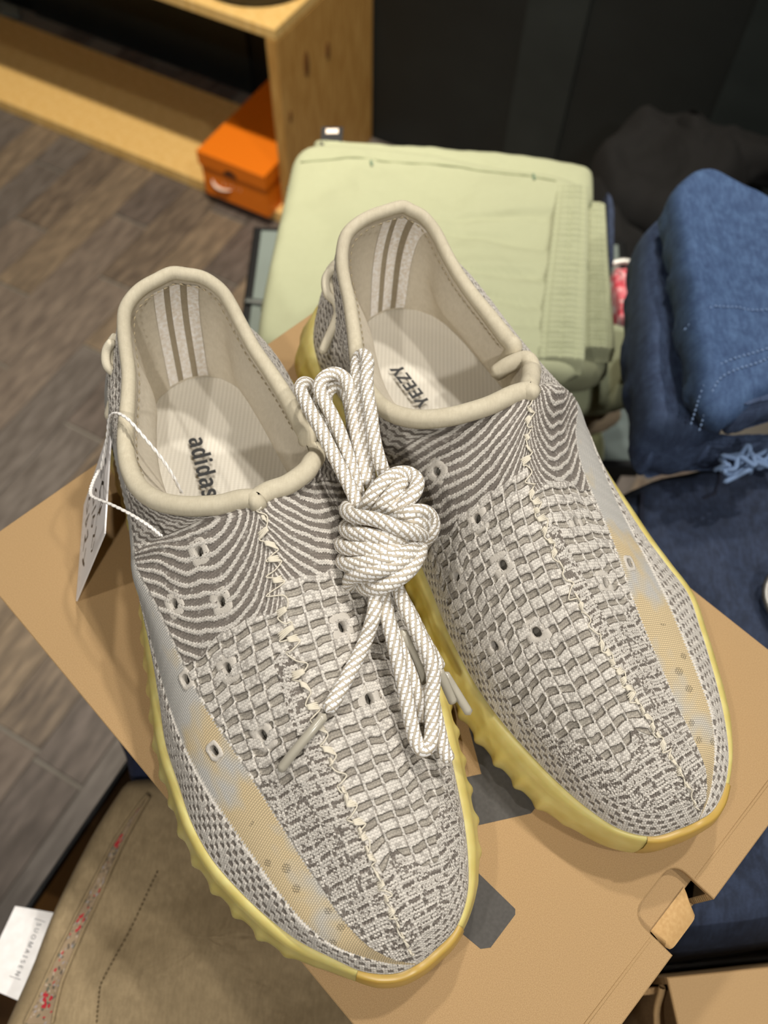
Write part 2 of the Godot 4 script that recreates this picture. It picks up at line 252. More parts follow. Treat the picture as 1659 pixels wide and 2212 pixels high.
func tube(path: PackedVector3Array, r: float, seg := 10, squash := 1.0, around := 1.0, along := 1.0, ends := 0.0, girth := PackedFloat32Array()) -> ArrayMesh:
	# a round cord along the path; «ends» rounds both ends off over that length
	var n := path.size()
	var V := PackedVector3Array()
	var U := PackedVector2Array()
	var t0 := (path[1] - path[0]).normalized()
	var side := t0.cross(Vector3.UP)
	if side.length() < 0.05: side = t0.cross(Vector3.RIGHT)
	side = side.normalized()
	var s := 0.0
	var total := 0.0
	for i in n - 1: total += path[i].distance_to(path[i + 1])
	for i in n:
		var t := (path[mini(i + 1, n - 1)] - path[maxi(i - 1, 0)]).normalized()
		side = (side - t * side.dot(t)).normalized()
		var up := side.cross(t)
		if i: s += path[i].distance_to(path[i - 1])
		var rr := r
		if girth.size(): rr = r * girth[i]
		if ends > 0.0:
			var e := minf(s, total - s)
			if e < ends: rr *= sqrt(maxf(0.0, 1.0 - pow(1.0 - e / ends, 2.0)) + 1e-6)
		for j in seg + 1:
			var f := TAU * (j % seg) / seg
			V.append(path[i] + (side * cos(f) + up * sin(f) * squash) * rr)
			U.append(Vector2(around * j / seg, s * along))
	return grid_mesh(V, n, seg + 1, true, U)

func capped_tube(path: PackedVector3Array, r: float, seg := 8) -> ArrayMesh:
	# a cord with flat ends
	var p := PackedVector3Array(path)
	return tube(p, r, seg, 1.0, 1.0, 1.0, minf(r, 0.4 * path[0].distance_to(path[path.size() - 1])))

func prism(poly: PackedVector2Array, y0: float, y1: float, bevel := 0.0) -> ArrayMesh:
	# a slab with the outline (x, z), its upper and lower edges chamfered
	var p := poly
	if not Geometry2D.is_polygon_clockwise(p):
		p = PackedVector2Array(p)
		p.reverse()
	var n := p.size()
	var inset := PackedVector2Array()
	for i in n:
		var a := (p[i] - p[(i - 1 + n) % n]).normalized()
		var b := (p[(i + 1) % n] - p[i]).normalized()
		var na := Vector2(-a.y, a.x)
		var nb := Vector2(-b.y, b.x)
		var m := (na + nb).normalized()
		inset.append(p[i] + m * bevel / maxf(0.4, m.dot(na)))
	if n and bevel > 0.0:
		var c := Vector2.ZERO
		for q in p: c += q / n
		if inset[0].distance_to(c) > p[0].distance_to(c) + bevel * 0.2:
			for i in n: inset[i] = 2.0 * p[i] - inset[i]
	var st := SurfaceTool.new()
	st.begin(Mesh.PRIMITIVE_TRIANGLES)
	st.set_smooth_group(-1)
	var levels := [[inset, y1], [p, y1 - bevel], [p, y0 + bevel], [inset, y0]] if bevel > 0.0 else [[p, y1], [p, y0]]
	for k in levels.size() - 1:
		for i in n:
			var j := (i + 1) % n
			var a = Vector3(levels[k][0][i].x, levels[k][1], levels[k][0][i].y)
			var b = Vector3(levels[k][0][j].x, levels[k][1], levels[k][0][j].y)
			var c = Vector3(levels[k + 1][0][j].x, levels[k + 1][1], levels[k + 1][0][j].y)
			var d = Vector3(levels[k + 1][0][i].x, levels[k + 1][1], levels[k + 1][0][i].y)
			for v in [a, c, b, a, d, c]: st.add_vertex(v)
	var tris: PackedInt32Array = Geometry2D.triangulate_polygon(levels[0][0])
	for i in range(0, tris.size(), 3):
		var t := [levels[0][0][tris[i]], levels[0][0][tris[i + 1]], levels[0][0][tris[i + 2]]]
		if (t[1] - t[0]).cross(t[2] - t[0]) < 0.0: t = [t[0], t[2], t[1]]
		for q in t: st.add_vertex(Vector3(q.x, y1, q.y))
		for q in [t[0], t[2], t[1]]: st.add_vertex(Vector3(q.x, y0, q.y))
	st.generate_normals()
	return st.commit()

func block(x0, x1, y0, y1, z0, z1, bevel := 0.0) -> ArrayMesh:
	return prism(PackedVector2Array([Vector2(x0, z0), Vector2(x1, z0), Vector2(x1, z1), Vector2(x0, z1)]), y0, y1, bevel)

func outline(points, seg: int, soft: int) -> PackedVector2Array:
	# a closed outline through the corners, resampled and softened
	var n: int = points.size()
	var total := 0.0
	for i in n: total += points[i].distance_to(points[(i + 1) % n])
	var out := PackedVector2Array()
	var i := 0
	var done := 0.0
	for k in seg:
		var at := total * k / seg
		while at > done + points[i].distance_to(points[(i + 1) % n]) and i < n - 1:
			done += points[i].distance_to(points[(i + 1) % n])
			i += 1
		out.append(points[i].lerp(points[(i + 1) % n], (at - done) / points[i].distance_to(points[(i + 1) % n])))
	for s in soft:
		var next := PackedVector2Array()
		for k in seg: next.append(out[k] * 0.5 + (out[(k + 1) % seg] + out[(k - 1 + seg) % seg]) * 0.25)
		out = next
	return out

func cloth_noise(freq: float, seed_: int) -> FastNoiseLite:
	var noise := FastNoiseLite.new()
	noise.seed = seed_
	noise.frequency = freq
	noise.fractal_octaves = 3
	noise.domain_warp_enabled = true
	noise.domain_warp_amplitude = 0.03
	noise.domain_warp_frequency = freq * 0.6
	return noise

func cloth(points, y0: float, y1: float, amp := 0.002, freq := 18.0, seed_ := 1, soft := 3, bulge := 1.0, fold = null, seg := 120, rings := 26) -> ArrayMesh:
	# a folded piece of cloth: a rounded slab with the outline (x, z), wrinkled; «fold» adds its own relief to the top
	var o := outline(points, seg, soft)
	var c := Vector2.ZERO
	for q in o: c += q / seg
	var ccw := 0.0
	for j in seg: ccw += o[j].cross(o[(j + 1) % seg])
	var noise := cloth_noise(freq, seed_)
	var r := (y1 - y0) * 0.5
	var inset := PackedVector2Array()
	for j in seg:
		var tang := (o[(j + 2) % seg] - o[(j - 2 + seg) % seg]).normalized()
		inset.append(o[j] - Vector2(tang.y, -tang.x) * (1.0 if ccw > 0.0 else -1.0) * r * bulge)
	for s in 14:
		var next := PackedVector2Array()
		for j in seg: next.append(inset[j] * 0.5 + (inset[(j + 1) % seg] + inset[(j - 1 + seg) % seg]) * 0.25)
		inset = next
	var V := PackedVector3Array()
	var prof := []
	for k in rings: prof.append([float(k) / (rings - 1), 0.0, 1.0])
	for k in range(1, 11):
		var f := PI * k / 10.0
		prof.append([1.0, sin(f), cos(f)])
	for pr in prof:
		for j in seg + 1:
			var q := o[j % seg]
			var tangent := (o[(j + 1) % seg] - o[(j - 1 + seg) % seg]).normalized()
			var out2: Vector2 = Vector2(tangent.y, -tangent.x)
			if ccw < 0.0: out2 = -out2
			var p: Vector2 = c.lerp(inset[j % seg], pr[0]) + (q - inset[j % seg]) * pr[1]
			var y: float = y0 + r + r * pr[2]
			if pr[2] > 0.0:
				var dy := noise.get_noise_2d(p.x, p.y) * amp
				if fold != null: dy += fold.call(p.x, p.y)
				y += dy * pr[2]
			else:
				p += out2 * noise.get_noise_2d(p.x * 3.0, p.y * 3.0) * amp * pr[1]
			V.append(Vector3(p.x, H + y, p.y))
	return grid_mesh(V, prof.size(), seg + 1, ccw > 0.0)

func seam(points, r := 0.0006, gap := 0.0, length := 0.004) -> ArrayMesh:
	# a sewn line: an unbroken cord, or stitches of that length
	var p := path_of(points, 8)
	if gap <= 0.0: return tube(p, r, 6, 1.0, 1.0, 1.0, r)
	var list := []
	var total := 0.0
	var run := PackedVector3Array()
	for i in p.size() - 1:
		var n := maxi(1, int(p[i].distance_to(p[i + 1]) / 0.0005))
		for k in n:
			var q := p[i].lerp(p[i + 1], float(k) / n)
			if run.size(): total += q.distance_to(run[run.size() - 1]) if run.size() else 0.0
			run.append(q)
			if total > length:
				if run.size() > 2: list.append(tube(PackedVector3Array([run[0], run[run.size() / 2] + Vector3(0, r * 0.6, 0), run[run.size() - 1]]), r, 5, 1.0, 1.0, 1.0, r))
				run = PackedVector3Array()
				total = -gap
		if total < 0.0: run = PackedVector3Array([p[i + 1]])
		if total < 0.0: total = 0.0
	return joined(list)

# ---------------------------------------------------------------- materials

func noise_tex(freq: float, c0: Color, c1: Color, octaves := 4, size := 512, seed_ := 1, mid := 0.5, warp := 0.0, kind := FastNoiseLite.TYPE_SIMPLEX_SMOOTH) -> NoiseTexture2D:
	var n := FastNoiseLite.new()
	n.seed = seed_
	n.noise_type = kind
	n.frequency = freq
	n.fractal_octaves = octaves
	if warp > 0.0:
		n.domain_warp_enabled = true
		n.domain_warp_amplitude = warp
		n.domain_warp_frequency = freq
	var t := NoiseTexture2D.new()
	t.width = size
	t.height = size
	t.seamless = true
	t.noise = n
	var g := Gradient.new()
	g.set_color(0, c0)
	g.set_color(1, c1)
	g.set_offset(0, mid - 0.35)
	g.set_offset(1, mid + 0.35)
	t.color_ramp = g
	return t

func flat(c: Color, rough := 0.8, metal := 0.0) -> StandardMaterial3D:
	var m := StandardMaterial3D.new()
	m.albedo_color = c
	m.roughness = rough
	m.metallic = metal
	return m

func tri(tex, scale: Vector3, rough := 0.8, bump = null, depth := 0.0) -> StandardMaterial3D:
	var m := StandardMaterial3D.new()
	m.albedo_texture = tex
	m.roughness = rough
	m.uv1_triplanar = true
	m.uv1_world_triplanar = true
	m.uv1_scale = scale
	if bump != null:
		m.heightmap_enabled = true
		m.heightmap_texture = bump
		m.heightmap_scale = depth
	return m

func rgb(r, g, b) -> Color:
	return Color(r / 255.0, g / 255.0, b / 255.0)

func weave_tex(c0: Color, c1: Color, twill: bool, seed_: int) -> ImageTexture:
	# woven threads, seen close: 256 x 256 for about 4 cm
	var im := Image.create_empty(256, 256, false, Image.FORMAT_RGB8)
	var n := FastNoiseLite.new()
	n.seed = seed_
	n.frequency = 0.02
	var r := RandomNumberGenerator.new()
	r.seed = seed_
	for y in 256:
		for x in 256:
			var f: float
			if twill: f = 0.5 + 0.35 * sin((x + y) * TAU / 4.0) + r.randf_range(-0.35, 0.35)
			else: f = 0.5 + 0.25 * sin(x * TAU / 4.0) * sin(y * TAU / 4.0) + r.randf_range(-0.25, 0.25)
			f += (0.55 if twill else 0.12) * n.get_noise_2d(x, y)
			if twill: f += 0.5 * n.get_noise_2d(x * 4.0, y * 1.3)
			im.set_pixel(x, y, c0.lerp(c1, clampf(f, 0.0, 1.0)))
	return ImageTexture.create_from_image(im)

func make_materials():
	var grain := noise_tex(0.35, Color(0.3, 0.3, 0.3), Color(0.7, 0.7, 0.7), 2, 512, 3)
	var kraft := noise_tex(0.28, rgb(152, 121, 80), rgb(178, 147, 103), 4, 1024, 5)
	M.kraft = tri(kraft, Vector3.ONE * 7.0, 0.75, grain, 0.0025)
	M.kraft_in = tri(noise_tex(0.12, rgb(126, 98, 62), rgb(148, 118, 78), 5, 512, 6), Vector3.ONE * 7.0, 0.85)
	M.kraft_pale = tri(noise_tex(0.12, rgb(180, 142, 90), rgb(198, 162, 110), 5, 512, 8), Vector3.ONE * 7.0, 0.75)
	M.print_grey = tri(noise_tex(0.2, rgb(64, 61, 57), rgb(74, 71, 67), 4, 256, 9), Vector3.ONE * 9.0, 0.7)
	var fibre := noise_tex(0.3, Color(0.25, 0.25, 0.25), Color(0.75, 0.75, 0.75), 2, 256, 11)
	M.sage = tri(weave_tex(rgb(146, 150, 121), rgb(159, 163, 134), false, 1), Vector3.ONE * 24.0, 0.9, fibre, 0.008)
	M.sage_seam = flat(rgb(138, 144, 112), 0.9)
	M.sage_tack = flat(rgb(96, 120, 98), 0.9)
	M.sage_deep = tri(weave_tex(rgb(152, 158, 128), rgb(166, 172, 142), false, 2), Vector3.ONE * 24.0, 0.9)
	M.beige = tri(weave_tex(rgb(160, 142, 118), rgb(186, 168, 142), false, 3), Vector3.ONE * 24.0, 0.9)
	M.olive = tri(weave_tex(rgb(112, 114, 80), rgb(136, 138, 100), false, 4), Vector3.ONE * 24.0, 0.9)
	M.denim_light = tri(weave_tex(rgb(34, 55, 90), rgb(72, 98, 134), true, 5), Vector3.ONE * 14.0, 0.85, fibre, 0.01)
	M.denim_mid = tri(weave_tex(rgb(30, 42, 68), rgb(64, 82, 112), true, 6), Vector3.ONE * 14.0, 0.85, fibre, 0.01)
	M.denim_dark = tri(weave_tex(rgb(19, 28, 46), rgb(48, 61, 86), true, 7), Vector3.ONE * 14.0, 0.85, fibre, 0.01)
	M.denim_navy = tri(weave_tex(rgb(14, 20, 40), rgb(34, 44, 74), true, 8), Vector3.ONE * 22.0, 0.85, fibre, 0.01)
	M.thread_blue = flat(rgb(112, 136, 172), 0.8)
	M.thread_dark = flat(rgb(22, 28, 46), 0.9)
	M.khaki = tri(weave_tex(rgb(132, 114, 84), rgb(162, 142, 108), true, 9), Vector3.ONE * 22.0, 0.85, fibre, 0.01)
	M.khaki_seam = flat(rgb(96, 80, 54), 0.9)
	M.black_cloth = tri(noise_tex(0.03, rgb(3, 3, 4), rgb(7, 7, 8), 4, 256, 13), Vector3.ONE * 4.0, 0.9)
	M.binding = tri(weave_tex(rgb(186, 176, 152), rgb(207, 198, 175), true, 10), Vector3.ONE * 42.0, 0.9, fibre, 0.004)
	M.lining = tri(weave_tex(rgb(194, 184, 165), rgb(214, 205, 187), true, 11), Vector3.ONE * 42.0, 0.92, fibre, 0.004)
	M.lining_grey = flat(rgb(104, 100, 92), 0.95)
	M.stitch = flat(rgb(158, 144, 116), 0.9)
	M.thread = flat(rgb(214, 206, 188), 0.8)
	M.yarn = tri(weave_tex(rgb(172, 165, 154), rgb(214, 208, 198), false, 16), Vector3.ONE * 26.0, 0.92, fibre, 0.03)
	M.pull = tri(weave_tex(rgb(196, 186, 162), rgb(228, 220, 198), false, 12), Vector3.ONE * 30.0, 0.9, fibre, 0.02)
	M.stripe_gap = tri(weave_tex(rgb(146, 134, 112), rgb(166, 154, 132), true, 13), Vector3.ONE * 42.0, 0.9)
	M.worn_white = tri(noise_tex(0.035, rgb(220, 208, 192), rgb(252, 252, 253), 5, 512, 14, 0.52), Vector3.ONE * 22.0, 0.5)
	M.insole = insole_material()
	M.gum = flat(rgb(226, 198, 104), 0.42)
	M.gum.albedo_texture = noise_tex(0.02, rgb(217, 203, 134), rgb(199, 180, 102), 3, 256, 15)
	M.gum.albedo_color = Color.WHITE
	M.gum.uv1_triplanar = true
	M.gum.uv1_scale = Vector3.ONE * 14.0
	M.gum.subsurf_scatter_enabled = true
	M.gum.subsurf_scatter_strength = 0.15
	M.gum_toe = flat(rgb(186, 152, 76), 0.35)
	M.gum_toe.subsurf_scatter_enabled = true
	M.gum_toe.subsurf_scatter_strength = 0.15
	M.ink = flat(rgb(24, 24, 24), 0.6)
	M.wood = wood(rgb(178, 132, 66), rgb(204, 162, 94), 21)
	M.wood_pale = wood(rgb(226, 186, 112), rgb(240, 206, 138), 22)
	M.knot = flat(rgb(120, 78, 32), 0.7)
	M.orange = flat(rgb(232, 122, 10), 0.55)
	M.white_print = flat(rgb(228, 214, 200), 0.6)
	M.wall_dark = tri(noise_tex(0.02, rgb(17, 21, 21), rgb(22, 27, 27), 3, 256, 23), Vector3.ONE * 1.3, 0.55)
	M.wall_sheen = tri(noise_tex(0.02, rgb(29, 35, 35), rgb(36, 42, 42), 3, 256, 24), Vector3.ONE * 1.3, 0.5)  # paler wall tone, stands in for dim reflections
	M.wall_white = tri(noise_tex(0.05, rgb(214, 208, 198), rgb(224, 219, 210), 3, 256, 25), Vector3.ONE * 1.0, 0.9)
	M.black_metal = flat(rgb(20, 21, 22), 0.4, 0.3)
	M.grey_glass = flat(rgb(108, 118, 114), 0.25)
	M.brown_glass = tri(noise_tex(0.012, rgb(46, 32, 20), rgb(84, 58, 30), 3, 256, 26), Vector3.ONE * 3.0, 0.06)
	M.paper = tri(noise_tex(0.1, rgb(238, 234, 230), rgb(246, 243, 240), 3, 256, 27), Vector3.ONE * 6.0, 0.7)
	M.string = flat(rgb(236, 232, 226), 0.55)
	M.aglet = flat(rgb(178, 172, 156), 0.22)
	M.aglet.clearcoat_enabled = true
	M.aglet.clearcoat = 0.6
	M.lace = lace_material()

func wood(c0: Color, c1: Color, seed_: int) -> StandardMaterial3D:
	var m := tri(noise_tex(0.018, c0, c1, 5, 512, seed_, 0.5, 12.0), Vector3(7.0, 1.1, 7.0), 0.5)
	m.uv1_world_triplanar = false
	return m

func insole_material() -> StandardMaterial3D:
	# fine ribbed knit: ribs across, a few lengthwise runs
	var im := Image.create_empty(256, 256, false, Image.FORMAT_RGB8)
	var r := RandomNumberGenerator.new()
	r.seed = 31
	for y in 256:
		for x in 256:
			var f := 0.5 + 0.3 * sin(y * TAU / 8.0) + 0.22 * sin(x * TAU / 16.0) + r.randf_range(-0.15, 0.15)
			im.set_pixel(x, y, rgb(196, 189, 174).lerp(rgb(222, 216, 203), clampf(f, 0.0, 1.0)))
	return tri(ImageTexture.create_from_image(im), Vector3.ONE * 32.0, 0.9)

func lace_material() -> StandardMaterial3D:
	# braid: staggered bright reflective lozenges with a step, on a beige ground
	var im := Image.create_empty(64, 64, false, Image.FORMAT_RGB8)
	var hi := Image.create_empty(64, 64, false, Image.FORMAT_L8)
	for y in 64:
		for x in 64:
			var row := int(y / 32.0)
			var fy := fmod(y, 32.0) / 32.0
			var fx := fmod(x / 64.0 + 0.5 * row + 0.22 * fy + (0.18 if fy > 0.5 else 0.0) + 2.0, 1.0)
			var lit := fx > 0.0 and fx < 0.55 and fy > 0.08 and fy < 0.92
			im.set_pixel(x, y, rgb(253, 252, 250) if lit else rgb(186, 175, 156))
			hi.set_pixel(x, y, Color.WHITE * (0.85 if lit else 0.35 + 0.25 * sin(fx * TAU)))
	var m := StandardMaterial3D.new()
	m.albedo_texture = ImageTexture.create_from_image(im)
	m.roughness = 0.45
	m.heightmap_enabled = true
	m.heightmap_texture = ImageTexture.create_from_image(hi)
	m.heightmap_scale = 0.03
	return m

# ---------------------------------------------------------------- the shoes

const T_OUT := [0.0, 0.2, 0.45, 1.0]
const T_IN := [0.0, 0.25, 0.55, 1.0]
const KN := 25.0                     # stations along a side: 0 the toe, 13 the front of the collar, 25 the middle of the heel
var outer := {}                      # shoe -> [outer side's four curves, inner side's four curves]
var knit := {}                       # side -> {material, height, wide, high}

func points3(a) -> PackedVector3Array:
	var out := PackedVector3Array()
	for i in range(0, a.size(), 3): out.append(Vector3(a[i], a[i + 1], a[i + 2]))
	return out

func shape_shoe(which: String):
	var f = LEFT_FRONT if which == "LEFT" else RIGHT_FRONT
	var r = LEFT_REAR if which == "LEFT" else RIGHT_REAR
	var o := {}
	for k in f: o[k] = points3(f[k])
	var b := {}
	for k in r: b[k] = points3(r[k])
	var m1 := PackedVector3Array()
	var m2 := PackedVector3Array()
	for i in o.M.size():
		var p: Vector3 = o.M[i]
		var d: Vector3 = o.R[i] - p
		m1.append(p + d * Vector3(0.10, 0.38, 0.25))
		m2.append(p + d * Vector3(0.42, 0.76, 0.6))
	var n := m1.size() - 1
	m1[n] = (m1[n] + b.M1[0]) * 0.5
	m2[n] = (m2[n] + b.M2[0]) * 0.5
	var join := func(x, y):
		var out := PackedVector3Array(x)
		out.append_array(y.slice(1))
		return out
	outer[which] = [
		[join.call(o.F, b.F), join.call(o.S1, b.S1), join.call(o.S2, b.S2), join.call(o.R, b.T)],
		[join.call(o.M, b.M), join.call(m1, b.M1), join.call(m2, b.M2), join.call(o.R, b.U)]]

func on(P: PackedVector3Array, k: float, before = null) -> Vector3:
	var i := clampi(int(k), 0, P.size() - 2)
	var t := k - i
	var b := P[i]
	var c := P[i + 1]
	var a: Vector3 = P[i - 1] if i > 0 else before if before != null else 2.0 * b - c
	var d := P[i + 2] if i + 2 < P.size() else 2.0 * c - b
	return 0.5 * ((2.0 * b) + (c - a) * t + (2.0 * a - 5.0 * b + 4.0 * c - d) * t * t + (3.0 * b - a - 3.0 * c + d) * t * t * t)

func foot(which: String, side: int, k: float) -> Vector3:
	return on(outer[which][side][0], k, outer[which][1 - side][0][1])

func station(which: String, side: int, k: float) -> Array:
	# four points of the section and the four slopes there
	var c: Array = outer[which][side]
	var p := [foot(which, side, k), on(c[1], k), on(c[2], k), on(c[3], k)]
	var t: Array = T_OUT if side == 0 else T_IN
	var w := clampf(14.0 - k, 0.0, 1.0)
	var a2 := on(outer[which][0][2], k)
	var b2 := on(outer[which][1][2], k)
	var across: Vector3 = (b2 - a2) if side == 0 else (a2 - b2)
	var end: Vector3 = (p[3] - p[2]) / (t[3] - t[2])
	return [p, [(p[1] - p[0]) / t[1], (p[2] - p[0]) / t[2], (p[3] - p[1]) / (t[3] - t[1]), across * w + end * (1.0 - w)], t]

func along(s: Array, t: float) -> Vector3:
	var T: Array = s[2]
	var i := 0 if t < T[1] else 1 if t < T[2] else 2
	var h: float = T[i + 1] - T[i]
	var x: float = (t - T[i]) / h
	var x2 := x * x
	var x3 := x2 * x
	return (2.0 * x3 - 3.0 * x2 + 1.0) * s[0][i] + (x3 - 2.0 * x2 + x) * h * s[1][i] + (3.0 * x2 - 2.0 * x3) * s[0][i + 1] + (x3 - x2) * h * s[1][i + 1]

func at(which: String, side: int, k: float, t: float) -> Vector3:
	return along(station(which, side, k), t)

func normal_at(which: String, side: int, k: float, t: float) -> Vector3:
	var e := 0.04
	var a := at(which, side, minf(k + e, KN), t) - at(which, side, maxf(k - e, 0.0), t)
	var b := at(which, side, k, minf(t + 0.01, 1.0)) - at(which, side, k, maxf(t - 0.01, 0.0))
	var n := a.cross(b).normalized()
	return n if side == 0 else -n          # outwards

# --- the knitted fabric: one picture of colour and one of relief for each side, in (k, t)

func h2(x: int, y: int) -> float:
	var n := (x * 374761393 + y * 668265263) & 0x7fffffff
	n = ((n ^ (n >> 13)) * 1274126177) & 0x7fffffff
	return float((n ^ (n >> 16)) & 0xffff) / 65535.0

func make_knit(side: int):
	var wide := 2048
	var high := 512
	var data := PackedByteArray()
	data.resize(wide * high * 3)
	var hb := PackedByteArray()
	hb.resize(wide * high)
	var tone := FastNoiseLite.new()
	tone.seed = 41 + side
	tone.frequency = 0.035
	tone.fractal_octaves = 3
	var light := Vector3(216, 210, 200)
	var dark := Vector3(114, 106, 98)
	var nt := 32
	for x in wide:
		var u := float(x) / (wide - 1)
		var k := u / 0.8 * 13.0 if u < 0.8 else 13.0 + (u - 0.8) / 0.2 * 12.0
		var s := station("LEFT", side, k)
		var za := PackedFloat32Array()
		var bb := PackedFloat32Array()
		za.resize(nt + 1)
		bb.resize(nt + 1)
		var last := along(s, 1.0)
		var run := 0.0
		for j in range(nt, -1, -1):
			var p := along(s, float(j) / nt)
			run += p.distance_to(last)
			last = p
			za[j] = 283.0 - p.z
			bb[j] = run
		var whole := bb[0]
		var arc := 196.0 * pow(k / 13.0, 1.2) if k < 13.0 else 196.0 + (k - 13.0) * 14.0
		for y in high:
			var t := float(y) / (high - 1)
			var q := t * nt
			var j := mini(int(q), nt - 1)
			var f := q - j
			var a := za[j] + (za[j + 1] - za[j]) * f
			var b := bb[j] + (bb[j + 1] - bb[j]) * f
			var foot := whole - b
			# single stitches: little chevrons 1.35 mm wide and 1.1 mm high
			var sx := b / 1.35
			var six := int(sx)
			var fx := sx - six
			var chev := absf(fx - 0.5)
			var sy := (arc if foot < 14.0 else a) / 1.1 + chev * 0.9
			var siy := int(sy)
			var fy := sy - siy
			var rnd := h2(six + 977, siy + 31)
			var stitch := 1.0 - pow(absf(fy * 2.0 - 1.0), 3.0)
			stitch *= 1.0 - 0.55 * pow(absf(fx * 2.0 - 1.0), 6.0)
			var m := 0.9
			var h := 0.55
			var tint := Vector3.ONE
			if side == 0 and t > 0.2 and t < 0.45 and k < 22.0:
				# the see-through band on the outer side: fine net, yellowed patches, greyer towards the collar
				var ny := arc / 0.95
				var nx := foot / 1.0 + 0.5 * (int(ny) & 1)
				var cell := (1.0 - absf(fmod(ny, 1.0) * 2.0 - 1.0)) * (0.4 + 0.6 * (1.0 - absf(fmod(nx, 1.0) * 2.0 - 1.0)))
				var v := tone.get_noise_2d(arc, foot * 1.5)
				var warm := clampf(1.0 - maxf(0.0, k - 6.6) * 0.34 + v * 1.3, 0.0, 1.0)
				var spot := 0.0
				var gx := int(arc / 7.5)
				var gy := int(foot / 7.0 + 0.5 * (gx & 1))
				var cx := fmod(arc, 7.5) - 3.7
				var cy := fmod(foot + 3.5 * (gx & 1), 7.0) - 3.5
				if h2(gx, gy) > 0.84 and cx * cx + cy * cy < 2.0 + 2.0 * h2(gy, gx + 9) and fmod(nx, 1.0) < 0.5 and k < 6.5: spot = 0.32
				var c := Vector3(204, 201, 194).lerp(Vector3(222, 200, 158), warm)
				c = c * (0.70 + 0.42 * cell) * (1.0 - spot)
				var edge := minf(t - 0.2, 0.45 - t) * 100.0
				if edge < 1.4 + 0.7 * sin(arc * 4.2): c = light * (0.82 + 0.18 * stitch)
				var o3 := (y * wide + x) * 3
				data[o3] = clampi(int(c.x), 0, 255)
				data[o3 + 1] = clampi(int(c.y), 0, 255)
				data[o3 + 2] = clampi(int(c.z), 0, 255)
				hb[y * wide + x] = int(255.0 * (0.3 + 0.12 * cell))
				continue
			var low := foot < 13.0 + 3.0 * tone.get_noise_1d(arc) if k < 13.0 else false
			if side == 0: low = t < 0.2
			if low:
				# along the sole: rows of dark dashes
				var row := foot / 2.9
				var ir := int(row)
				var fr := row - ir
				var dash := fmod(arc / 4.4 + 0.5 * (ir & 1) + 0.1 * h2(ir, int(arc / 4.4)), 1.0)
				if fr > 0.22 and fr < 0.78 and dash < 0.52 and h2(int(arc / 4.4 + 0.5 * (ir & 1)), ir) > 0.12:
					m = 0.12
					h = 0.22
				else:
					m = 0.92
					h = 0.5 + 0.25 * stitch
			else:
				var wob := 2.2 * tone.get_noise_2d(b * 1.2, a * 0.5)
				var aa := a + wob - 0.10 * b
				var zone := aa + (5.0 if side == 1 else 0.0)
				var tired := 10.0 * tone.get_noise_2d(b * 0.7 + 90.0, a * 0.4)
				var toe_end := 70.0 if side == 0 else 38.0 + 0.9 * maxf(0.0, b - 24.0)
				if zone + tired < toe_end or (side == 0 and b < 8.0 and zone < 112.0 + tired):
					# toe and beside the ridge: mottled bands
					var row := aa / 4.7
					var ir := int(row + 40.0)
					var fr := row + 40.0 - ir
					var rung := aa / 2.35 + 0.35 * chev + 60.0
					var fg := rung - int(rung)
					var fc := fmod(b / 6.2 + 0.1 * (int(rung) & 1) + 0.12 * h2(ir, 3), 1.0)
					m = 0.04 if fg < 0.5 and fc > 0.2 else 0.95
					if h2(six + 5, siy + 7) > 0.88: m = 1.0 - m
					if fr < 0.18 and fc > 0.3: m = 0.9
					h = 0.35 + 0.4 * stitch + (0.18 if m > 0.5 else 0.0)
				elif zone + tired * 0.3 < (124.0 if side == 0 else 136.0):
					# the middle: raised pale blocks, grooves with dark floats held by small loops
					var row := aa / 6.1
					var ir := int(row)
					var fr := row - ir
					var col := b / 7.0 + 0.08 * sin(ir * 2.1)
					var fc := col - int(col)
					if fr < 0.6:
						m = 0.97 if rnd > 0.24 else 0.72
						h = 0.72 + 0.24 * stitch
						if fc < 0.07:
							m = 0.45
							h = 0.45
					elif fc < 0.17:
						m = 0.95
						h = 0.7
					else:
						m = 0.40 + 0.14 * h2(ir, int(col))
						tint = Vector3(1.0, 1.0, 0.98)
						h = 0.02 + 0.08 * absf(fmod(fr * 12.0, 1.0) - 0.5)
						if fr < 0.65 or fr > 0.96: m = 0.02
				elif k < 13.6:
					# towards the collar: dark and pale ribs that turn up along the ridge and run lengthwise at the side
					var bend := 26.0 * exp(-b / 7.5) + (0.8 if side == 0 else 0.3) * 7.0 * log(1.0 + exp((b - 31.0) / 7.0))
					var fq := (aa - bend + 200.0) / 4.5 + 0.10 * (chev * 2.0 - 0.5)
					var fr := fq - int(fq)
					if fr < 0.58:
						m = 0.1 if rnd > 0.06 else 0.5
						h = 0.4 + 0.1 * stitch
					else:
						m = 0.95
						h = 0.66 + 0.3 * stitch
				else:
					# heel and quarters: small waves
					var fq := (b + 1.6 * absf(fmod(a / 5.0, 1.0) * 2.0 - 1.0)) / 4.2
					var fr := fq - int(fq)
					m = 0.12 if fr < 0.45 and rnd > 0.15 else 0.92
					h = 0.45 + 0.4 * stitch * m
			var g := (0.78 + 0.22 * stitch) * (0.95 + 0.09 * rnd)
			var c := (dark + (light - dark) * m) * tint * g
			var o3 := (y * wide + x) * 3
			data[o3] = clampi(int(c.x), 0, 255)
			data[o3 + 1] = clampi(int(c.y), 0, 255)
			data[o3 + 2] = clampi(int(c.z), 0, 255)
			hb[y * wide + x] = clampi(int(h * 255.0), 0, 255)
	var im := Image.create_from_data(wide, high, false, Image.FORMAT_RGB8, data)
	var hi := Image.create_from_data(wide, high, false, Image.FORMAT_L8, hb)
	var m := StandardMaterial3D.new()
	m.albedo_texture = ImageTexture.create_from_image(im)
	m.texture_repeat = false
